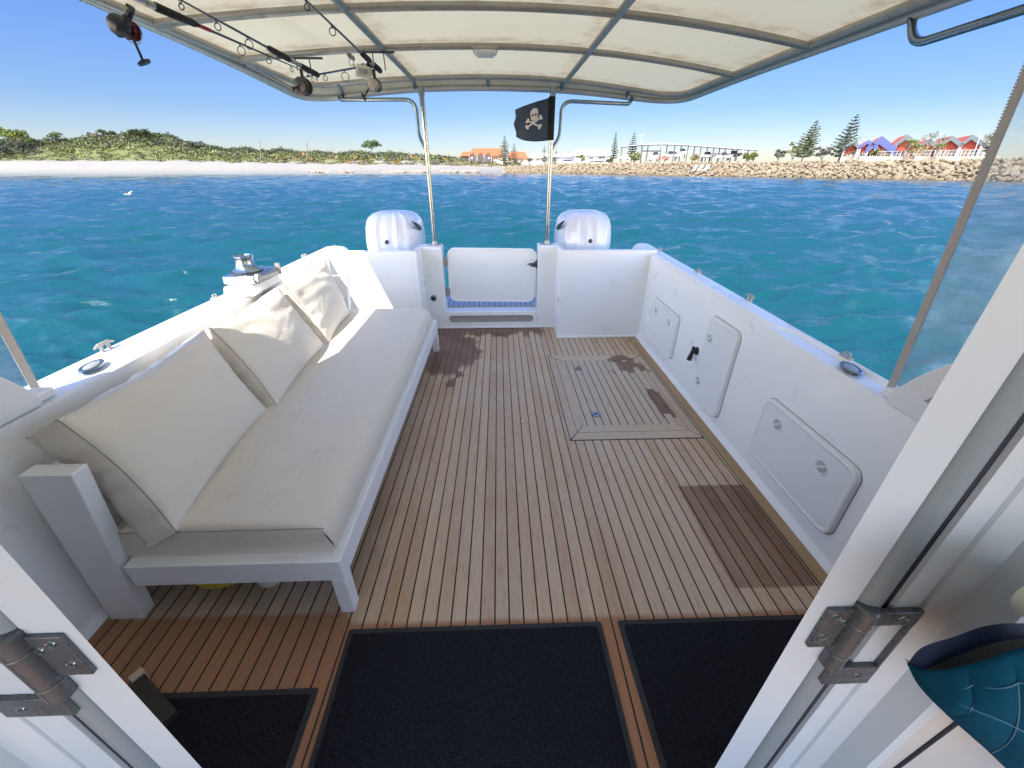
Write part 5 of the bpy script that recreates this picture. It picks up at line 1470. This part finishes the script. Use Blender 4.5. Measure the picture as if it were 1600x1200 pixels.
def stored_boat(px_, py_, L, label, off=4, yaw=0, mat=None):
    p = SL.at(px_, py_, off)
    o = thing('stored_boat', tuple(p), label, 'boat', 'boats stored on the hardstand')
    M4 = Matrix.Translation(p) @ Matrix.Rotation(yaw, 4, 'Z')
    rings = []
    for t, w, k, s in ((0, .9, .0, 1.3), (.3, 1.0, .0, 1.3), (.6, .95, .05, 1.4), (.85, .55, .3, 1.55), (1, .05, .9, 1.7)):
        x = (t-.5)*L; rings.append([M4 @ V3(x, w, s), M4 @ V3(x, w*.75, .55+k), M4 @ V3(x, 0, .25+k), M4 @ V3(x, -w*.75, .55+k), M4 @ V3(x, -w, s)])
    m = MB(); m.loft(rings, True, True); m.build('hull', mat or M['boat_white'], o, smooth=40)
    m = MB(); m.loft([[M4 @ V3(-L*.2, .7, 1.35), M4 @ V3(L*.2, .6, 1.4), M4 @ V3(L*.2, -.6, 1.4), M4 @ V3(-L*.2, -.7, 1.35)], [M4 @ V3(-L*.18, .6, 2.3), M4 @ V3(L*.05, .5, 2.3), M4 @ V3(L*.05, -.5, 2.3), M4 @ V3(-L*.18, -.6, 2.3)]], True, True); m.build('cabin', M['glass_dark'], o)
    m = MB(); m.box((-L*.22, -.7, 2.3), (L*.1, .7, 2.42), M4); m.build('cabin_top', M['boat_white'], o)
    m = MB()
    for x in (-L*.3, L*.15): m.box((x-.1, -.7, -1.0), (x+.1, .7, .5), M4)
    m.build('cradle', M['steel_dark'], o)
for i, (c, y, L, lb, mt) in enumerate(((1050, 247, 8.5, 'large white boat on a cradle below the highest part of the curved roof', None), (1066, 243, 6, 'white boat stored one tier higher beside the large boat', None), (1105, 248, 6.5, 'white boat on the hardstand in the middle of the curved roof', None), (1131, 249, 6, 'small white boat right of the middle under the curved roof', None), (1146, 246.5, 6, 'dark-hulled boat stored near the right end of the curved roof', M['boat_navy']), (1024, 248, 5.5, 'small white boat under the left part of the curved roof', None))):
    stored_boat(c, y, L, lb, 4+(i % 3)*1.5, .2*(-1)**i-.3, mt)
def car(p, yaw, label, mat):
    o = thing('parked_car', tuple(p), label, 'car', 'vehicles by the boat storage')
    M4 = Matrix.Translation(p) @ Matrix.Rotation(yaw, 4, 'Z')
    m = MB(); prf = [(-2.1, .35), (-2.15, .75), (-1.9, .95), (-1.2, 1.0), (-.7, 1.48), (.9, 1.5), (1.5, 1.0), (2.05, .9), (2.15, .6), (2.1, .35)]
    m.prism([M4 @ V3(x, -.85, z) for x, z in prf], M4.to_3x3() @ V3(0, 1.7, 0)); m.build('body', mat, o, bevel=.05)
    m = MB(); m.prism([M4 @ V3(x, -.86, z) for x, z in ((-1.05, 1.02), (-.68, 1.42), (.85, 1.43), (1.3, 1.02))], M4.to_3x3() @ V3(0, 1.72, 0)); m.build('window', M['glass_dark'], o)
    for x in (-1.35, 1.35):
        for s in (-1, 1):
            m = MB(); m.cyl(M4 @ V3(x, s*.7, .32), M4 @ V3(x, s*.88, .32), .32, 14); m.build('wheel', M['rubber'], o)
q = SL.at(1036, 250.5, -3); car(q, -.3, 'red car parked in front of the large stored boat', M['car_red'])
q = SL.at(1020, 251, -3); car(q, -.35, 'white car parked left of the red car', M['boat_white'])
q = SL.at(975, 250, -2); car(q, -.2, 'white van-like car parked at the left end of the curved roof', M['boat_white'])

# --- white sheds and orange-roofed houses
def shed(L, pxa, pxb, y_base, y_eave, y_ridge, depth, wall, roof, label, name, hip=.1, windows=(), cat='building', wtop=None, group=None):
    a, b = L.at(pxa, y_base), L.at(pxb, y_base); ze = L.at((pxa+pxb)/2, y_eave).z; zr_ = L.at((pxa+pxb)/2, y_ridge, depth/2).z
    zb = min(a.z, b.z)-1.5
    o = thing(name, tuple(a.lerp(b, .5)), label, cat, group)
    n = L.n; A, Bq = V3(a.x, a.y, zb), V3(b.x, b.y, zb)
    m = MB(); m.prism([A, Bq, Bq+n*depth, A+n*depth], (0, 0, ze-zb)); m.build('wall', wall, o)
    ov = (b-a).normalized()*.6; A, Bq = V3(a.x, a.y, ze)-ov-n*.7, V3(b.x, b.y, ze)+ov-n*.7; dd = depth+1.4
    h = (b-a)*hip; R1, R2 = V3(a.x, a.y, zr_)+h+n*(dd/2-.7), V3(b.x, b.y, zr_)-h+n*(dd/2-.7)
    m = MB(); A2, B2 = A+n*dd, Bq+n*dd
    m.poly([A, Bq, R2, R1]); m.poly([B2, A2, R1, R2]); m.poly([A2, A, R1]); m.poly([Bq, B2, R2]); m.poly([A, A2, B2, Bq])
    m.build('roof', roof, o)
    for (wa, wb, wt, wbm) in windows:
        p, q = L.at(wa, wbm, -.06), L.at(wb, wbm, -.06); zt_ = L.at(wa, wt, -.06).z
        m = MB(); m.prism([p, q, V3(q.x, q.y, zt_), V3(p.x, p.y, zt_)], n*.08); m.build('window', M['glass_dark'], o)
    return o
WL = Line(925, 215, (1, -.1)); OL = Line(755, 245, (1, -.03)); O2 = Line(810, 262, (1, -.03)); WA = Line(880, 235, (1, 0))
shed(WL, 897, 959, 254, 243.5, 233.5, 18, M['w_white'], M['canvas_white'], 'long white boat shed with pale roof right of the flag pole', 'boat_shed', .05, ((920, 927, 246, 248.5), (935, 940, 245, 248), (941, 945, 245, 248), (922, 944, 251, 253)))
shed(WA, 868, 898, 253, 245.5, 240.0, 12, M['w_white'], M['canvas_white'], 'low white shed beside the right steel pole, left of the long boat shed', 'boat_shed', .02, ((880, 893, 249.5, 251.5),))
shed(WA, 829, 858, 254, 247, 239.5, 12, M['w_white'], M['w_cream'], 'small pale building half hidden under the flag', 'boat_shed', .05, ((838, 842, 248, 251),))
shed(Line(1330, 165), 1312, 1334, 250, 244, 239, 8, M['w_cream'], M['roof_orange'], 'small low building with orange roof behind the second large pine', 'boat_shed', .1)
oh = shed(OL, 733, 786, 256, 243.5, 231.5, 15, M['w_cream'], M['roof_orange'], 'orange-tiled house with three dark gabled bays above the beach', 'orange_roofed_house', .08, ((769, 779, 244.5, 249),))
for (l, c, r) in ((733, 738.5, 744), (746, 751, 756), (757.5, 762.8, 768)):
    A, Pk, C = OL.at(l, 243, -2.2), OL.at(c, 238, -2.2), OL.at(r, 243, -2.2); zb = OL.at(c, 256.5, -2.2).z-1
    m = MB(); m.prism([V3(A.x, A.y, zb), V3(C.x, C.y, zb), C, Pk, A], OL.n*2.1); bay = m.build('gabled_bay', M['w_grey'], oh)
    m = MB()
    for a in (A, C): m.prism([a-V3(0, 0, .5)-OL.n*.2, Pk-V3(0, 0, .3)-OL.n*.2, Pk+V3(0, 0, .25)-OL.n*.2, a+V3(0, 0, .1)-OL.n*.2], OL.n*5)
    m.build('bay_roof', M['roof_orange'], bay)
    m = MB()
    for a in (A, C): m.box((a.x-.10, a.y-.35, zb), (a.x+.10, a.y-.05, a.z)); 
    m.build('white_post', M['rail_white'], bay)
    if c != 751:
        p = OL.at(c+(1.2 if c > 755 else -1.2), 247, -2.4); m = MB(); m.box((p.x-.55, p.y, p.z-.5), (p.x+.55, p.y+.1, p.z+.5)); m.build('window_blind', M['w_white'], bay)
shed(Line(728, 252, (1, -.03)), 721, 738, 256, 244, 237, 10, M['w_grey'], M['roof_orange'], 'lower orange-roofed wing at the left end of the gabled house', 'orange_roofed_house', .1)
shed(O2, 795, 824, 257, 247.5, 237, 12, M['w_cream'], M['roof_orange'], 'second orange-roofed house behind the thin pines left of the flag', 'orange_roofed_house', .12, ((803, 807, 249, 253), (813, 817, 249, 253)))

# --- trees of the harbour side
def ground_at(px_, dist, py_):
    r = _ray(px_, py_); h = math.hypot(r[0], r[1]); t = dist/h; return V3(r[0]*t, r[1]*t, CAM_H+r[2]*t)
def hpx(px_, dist, y0, y1): return ground_at(px_, dist, y0).z-ground_at(px_, dist, y1).z
def wpx(px_, dist): return (ground_at(px_+1, dist, 250)-ground_at(px_, dist, 250)).length
NP = [(788.5, 236, 212, 256, 11, 'slender tall pine in front of the orange-roofed house', 13, (.07, .075, .035), 1.0),
      (803, 240, 224, 256, 9, 'shorter slender pine right of the tallest one by the orange house', 11, (.07, .08, .04), 1.0),
      (850, 232, 227, 254, 6, 'small pine just left of the right steel pole', 10, (.05, .07, .04), .9),
      (868, 226, 233, 258, 8, 'low broad pine just right of the right steel pole', 9, (.06, .075, .045), .8),
      (958, 196, 206, 252, 7, 'narrow pine at the right end of the long white shed', 14, (.045, .065, .04), .9),
      (986, 190, 207, 250, 10, 'pine with raised branches at the left end of the curved roof', 12, (.05, .065, .04), .9),
      (1252, 158, 189, 252, 23, 'broad pyramid-shaped pine on the breakwater right of the curved roof', 15, (.06, .075, .03), 1.5),
      (1309, 150, 180, 252, 26, 'tallest pine with widely spaced open branches left of the red buildings', 13, (.035, .055, .033), 1.15)]
for i, (c, dist, yt, yb, hw, lb, ti, col, de) in enumerate(NP):
    b = ground_at(c, dist, yb); norfolk(b, hpx(c, dist, yt, yb), hw*wpx(c, dist), lb, 30+i, ti, (hpx(c, dist, yt, yb)*.10 if i >= 6 else 0), col, de, .40 if i == 7 else .33)
SH = [(828, 234, 245, 256, 6, 'olive bush under the flag', CG['olive']), (907, 200, 241.5, 256, 10, 'rounded green bush in front of the long white shed', CG['lime']), (951, 196, 246, 256, 9, 'low green bush near the right end of the white shed', CG['olive']),
      (993, 186, 238, 256, 18, 'wide yellow-green bush at the left end of the curved roof', CG['pale']), (1085, 178, 241, 253, 12, 'brownish bush in front of the middle of the curved roof', CG['straw']), (1168, 165, 238, 254, 17, 'bright green bush at the right end of the curved roof', CG['lime']),
      (1214, 166, 232, 253, 14, 'feathery grey-green bush left of the broad pine', CG['grey']), (1236, 164, 219, 254, 18, 'tall pale grey-green bush behind the broad pine', CG['pale']), (1283, 158, 226, 252, 17, 'feathery grey bush between the two large pines', CG['grey']),
      (1364, 143, 232, 249, 8, 'small round-headed plant in front of the blue gable', CG['lime']), (1344, 143, 240, 251, 10, 'low silvery shrub on top of the boulders left of the blue gable', (.2, .22, .2)), (1540, 152, 220, 246, 12, 'olive tree beside the right end of the red buildings', CG['olive'])]
for i, (c, dist, yt, yb, hw, lb, col) in enumerate(SH):
    b = ground_at(c, dist, yb); w = wpx(c, dist); tree('shrub', b, hpx(c, dist, yt, yb), hw*w*.62, lb, col, 'shrubs above the breakwater', .12, 8, .55, 90, 'shrub', 1.15, .10, 50+i, .8)
def palm(px_, dist, yb, yt, hw, label, seed):
    rg = np.random.default_rng(seed); b = ground_at(px_, dist, yb); H = hpx(px_, dist, yt, yb); w = hw*wpx(px_, dist)
    o = thing('palm_tree', tuple(b), label, 'palm tree', 'palms in front of the red buildings'); top = b+V3(.3, 0, H*.68)
    m = MB(); m.tube([b-V3(0, 0, .5), b.lerp(top, .5)+V3(.1, 0, 0), top], [.34, .24, .22], 8); m.build('trunk', M['bark'], o, smooth=60)
    qb = QB()
    for k in range(26):
        a = rg.random()*2*PI; el = rg.uniform(-.5, 1.2); L = w*(.8+.5*rg.random()); P = []
        for s in np.linspace(.15, 1, 16):
            p = top+V3(math.cos(a)*L*s*math.cos(el*.6), math.sin(a)*L*s*math.cos(el*.6), L*(math.sin(el)*s-.65*s*s)); wd = .13*L*math.sin(PI*min(1, s*.9+.1))
            for _ in range(2): P.append((p.x+rg.normal()*wd, p.y+rg.normal()*wd, p.z+rg.normal()*wd*.5-wd*.2))
        col = (.13, .15, .045) if el > .1 else (.26, .19, .075)
        qb.leaves(P, .36, col, .3, .35, 0, rg)
    qb.build('crown', M['leaf'], o)
palm(1413, 139, 247, 211, 13, 'taller palm with golden fronds in front of the grey gable', 61); palm(1425, 138, 249, 221, 12, 'shorter thick palm right of the taller palm', 62); palm(1459, 139, 246, 219, 9, 'slim yellowish palm left of the white terrace pillar', 63)
def bare_tree(px_, dist, yb, yt, hw, label, seed, leaves=60):
    rg = np.random.default_rng(seed); b = ground_at(px_, dist, yb); H = hpx(px_, dist, yt, yb); w = hw*wpx(px_, dist)
    o = thing('bare_tree', tuple(b), label, 'tree', 'thin trees by the red buildings'); m = MB(); tips = []
    def grow(p, d, L, r, n):
        q = p+d*L; m.tube([p, p.lerp(q, .5)+V3(*(rg.normal(size=3)*L*.05)), q], [r, r*.8, r*.6], 5); tips.append(q)
        if n == 0: return
        for _ in range(3):
            nd = (d+V3(*(rg.normal(size=3)*.55))); nd.z = abs(nd.z)*.6+.15; nd.normalize(); grow(q, nd, L*.66, r*.6, n-1)
    grow(b-V3(0, 0, .5), V3(.05, 0, 1), H*.38, .22, 4); m.build('trunk', M['bark'], o)
    qb = QB(); P = [tips[i] for i in rg.integers(len(tips)//3, len(tips), leaves)]; qb.leaves(np.array([tuple(p) for p in P])+rg.normal(size=(len(P), 3))*.25, .4, (.10, .10, .06), .3, .5, 0, rg); qb.build('crown', M['leaf'], o)
bare_tree(1441, 146, 246, 201, 16, 'bare branching tree rising above the red roofs', 71, 110); bare_tree(1531, 150, 244, 200, 12, 'thin leafy tree rising beside the flag staff at the right end', 72, 200)
def pole(px_, dist, yb, yt, px_t, label, arm=False, name='lamp_post', cat='lamp post', r=.10, mat=None):
    b = ground_at(px_, dist, yb); t = ground_at(px_t, dist, yt); m = MB(); m.tube([b-V3(0, 0, .8), t], [r, r*.7], 8)
    if arm: m.tube([t-V3(1.0, 0, 0), t+V3(1.0, 0, 0)], r*.8, 6); m.box((t.x-1.3, t.y-.2, t.z-.12), (t.x-.8, t.y+.2, t.z+.05)); m.box((t.x+.8, t.y-.2, t.z-.12), (t.x+1.3, t.y+.2, t.z+.05))
    o = m.build(name, mat or M['pole'], origin=tuple(b)); tag(o, label, cat)
pole(1002, 195, 252, 210.5, 1002, 'thin twin-armed lamp post above the left part of the curved roof', True)
pole(1034, 180, 252, 219, 1034, 'thin white mast above the top of the curved roof', False, 'mast', 'mast', .08)
pole(1161, 176, 252, 228, 1161, 'short white mast near the right end of the curved roof', False, 'mast', 'mast', .1)
pole(1471, 150, 244, 206, 1471, 'thin white mast between the red gables', False, 'mast', 'mast', .07)
pole(1520, 137, 246, 209, 1533, 'white leaning staff in front of the rightmost red gable', False, 'flag_staff', 'staff', .08)
pole(479.5, 262, 248, 221, 479.5, 'thin dark dead trunk on the low dune, left of the flat-topped tree', False, 'dead_trunk', 'trunk', .25, M['bark'])
pole(407, 262, 246, 219, 406, 'thin dark dead trunk on the dune ridge, farther left', False, 'dead_trunk', 'trunk', .22, M['bark'])
pole(628, 258, 250, 232, 628, 'pale slim post on the low dune beside the left steel pole', False, 'post', 'post', .16, M['bark'])
# white striped boards on the rocks
for i, c in enumerate((1083, 1091, 1099)):
    s = np.interp(c, [q[0] for q in EDGE], range(len(EDGE))); a, b = lerp_list(E0, s), lerp_list(E1, s)
    p, q = a.lerp(b, .25), a.lerp(b, .75); p, q = back(p, -1.0)+V3(0, 0, .35), back(q, -1.0)+V3(.9, 0, .35)
    m = MB(); w = V3(.42, -.1, 0); m.prism([p-w, p+w, q+w, q-w], (0, -.12, .08)); o = m.build('marker_board', M['rail_white'], origin=tuple(p))
    tag(o, ['left one of three white slanting boards on the boulders', 'middle one of three white slanting boards on the boulders', 'right one of three white slanting boards on the boulders'][i], 'board', 'white boards on the breakwater')
# seagull skimming the water
g = onz(200, 303.5, WZ+.25)
gu = thing('seagull', tuple(g), 'small white gull skimming the water off the port side', 'gull')
bm = bmesh.new(); bmesh.ops.create_icosphere(bm, subdivisions=3, radius=1)
for v in bm.verts:
    x = v.co.x; k = (1-.55*max(0, -x))*(1-.25*max(0, x)); hz = .05*max(0, x-.6)*2.5
    v.co = Vector((x*.26, v.co.y*.085*k, v.co.z*.08*k+hz))+g
mb = MB(); mb.bm.free(); mb.bm = bm
for s in (-1, 1):
    W = [(.10, .05, .03), (.12, .30, .17), (.02, .62, .20), (-.06, .64, .19), (-.03, .32, .15), (-.10, .05, .03)]
    pts = [g+V3(x, s*y, z) for x, y, z in W]; mb.prism(pts, (0, 0, .012))
mb.prism([g+V3(*p) for p in ((-.20, -.02, .0), (-.20, .02, 0), (-.36, .07, .01), (-.36, -.07, .01))], (0, 0, .012))
mb.lathe([(.018, 0), (.012, .04), (.002, .07)], g+V3(.25, 0, .055), (1, 0, -.1), 8)
mb.build('body', M['gull'], gu, smooth=50)
# ================================================================== LIGHT, SKY, CAMERA
SUN = Vector((-.37, -.70, 1.0)).normalized()      # towards the sun
el = math.asin(SUN.z)
w = bpy.data.worlds.new('World'); scene.world = w; w.use_nodes = True
nt = w.node_tree; bg = nt.nodes['Background']
sky = nt.nodes.new('ShaderNodeTexSky'); sky.sky_type = 'NISHITA'; sky.sun_disc = False
sky.sun_elevation = el; sky.sun_rotation = math.atan2(SUN.x, SUN.y)
sky.altitude = 0; sky.air_density = 1.0; sky.dust_density = .35; sky.ozone_density = 2.2
# clear-air sky: deeper towards the horizon than the model's hazy white, fuller overhead
tc = nt.nodes.new('ShaderNodeTexCoord'); sx = nt.nodes.new('ShaderNodeSeparateXYZ'); nt.links.new(tc.outputs['Generated'], sx.inputs[0])
mr = nt.nodes.new('ShaderNodeValToRGB'); cr_ = mr.color_ramp
cr_.elements[0].position = 0; cr_.elements[0].color = (.172, .169, .184, 1)
cr_.elements[1].position = .65; cr_.elements[1].color = (.42, .52, .70, 1)
for ps, c in ((.10, (.115, .138, .192, 1)), (.30, (.116, .160, .256, 1)), (.47, (.175, .235, .35, 1)),):
    e = cr_.elements.new(ps); e.color = c
nt.links.new(sx.outputs[2], mr.inputs[0])
mm = nt.nodes.new('ShaderNodeMix'); mm.data_type = 'RGBA'; mm.blend_type = 'MULTIPLY'; mm.inputs[0].default_value = 1
nt.links.new(sky.outputs[0], mm.inputs[6]); nt.links.new(mr.outputs[0], mm.inputs[7])
# low side and rear sky, out of view, boosted as added cockpit fill
mb2 = nt.nodes.new('ShaderNodeMapRange'); mb2.interpolation_type = 'SMOOTHSTEP'
for i_, v_ in ((1, .50), (2, .05), (3, 0.0), (4, 1.0)): mb2.inputs[i_].default_value = v_
nt.links.new(sx.outputs[1], mb2.inputs[0])
hi = nt.nodes.new('ShaderNodeMapRange'); hi.interpolation_type = 'SMOOTHSTEP'
for i_, v_ in ((1, .62), (2, .36), (3, 0.0), (4, 1.0)): hi.inputs[i_].default_value = v_
nt.links.new(sx.outputs[2], hi.inputs[0])
lo = nt.nodes.new('ShaderNodeMath'); lo.operation = 'MULTIPLY'; nt.links.new(mb2.outputs[0], lo.inputs[0]); nt.links.new(hi.outputs[0], lo.inputs[1])
sc2 = nt.nodes.new('ShaderNodeMix'); sc2.data_type = 'RGBA'; sc2.blend_type = 'MULTIPLY'; nt.links.new(lo.outputs[0], sc2.inputs[0])
nt.links.new(mm.outputs[2], sc2.inputs[6]); sc2.inputs[7].default_value = (11.8, 7.2, 4.2, 1)
nt.links.new(sc2.outputs[2], bg.inputs[0]); bg.inputs[1].default_value = .13
sl = bpy.data.lights.new('sun', 'SUN'); sl.energy = 2.0; sl.angle = R(.53); sl.color = (1, .955, .88)
so = bpy.data.objects.new('sun', sl); COL.objects.link(so); so.rotation_euler = SUN.to_track_quat('Z', 'Y').to_euler()
cam = bpy.data.cameras.new('camera'); co = bpy.data.objects.new('camera', cam); COL.objects.link(co); scene.camera = co
cam.sensor_width = 36; cam.lens = FPX/1600*36; cam.clip_start = .02; cam.clip_end = 3000
co.location = (0, 0, CAM_H); co.rotation_euler = (PI/2-PITCH, 0, -YAW)
vs = scene.view_settings; scene.display_settings.display_device = 'sRGB'
vs.view_transform = 'Standard'; vs.look = 'None'; vs.gamma = 1; vs.exposure = 2.6; vs.use_curve_mapping = False
scene.cycles.max_bounces = 8; scene.cycles.transparent_max_bounces = 12; scene.cycles.diffuse_bounces = 5
scene.cycles.use_denoising = True
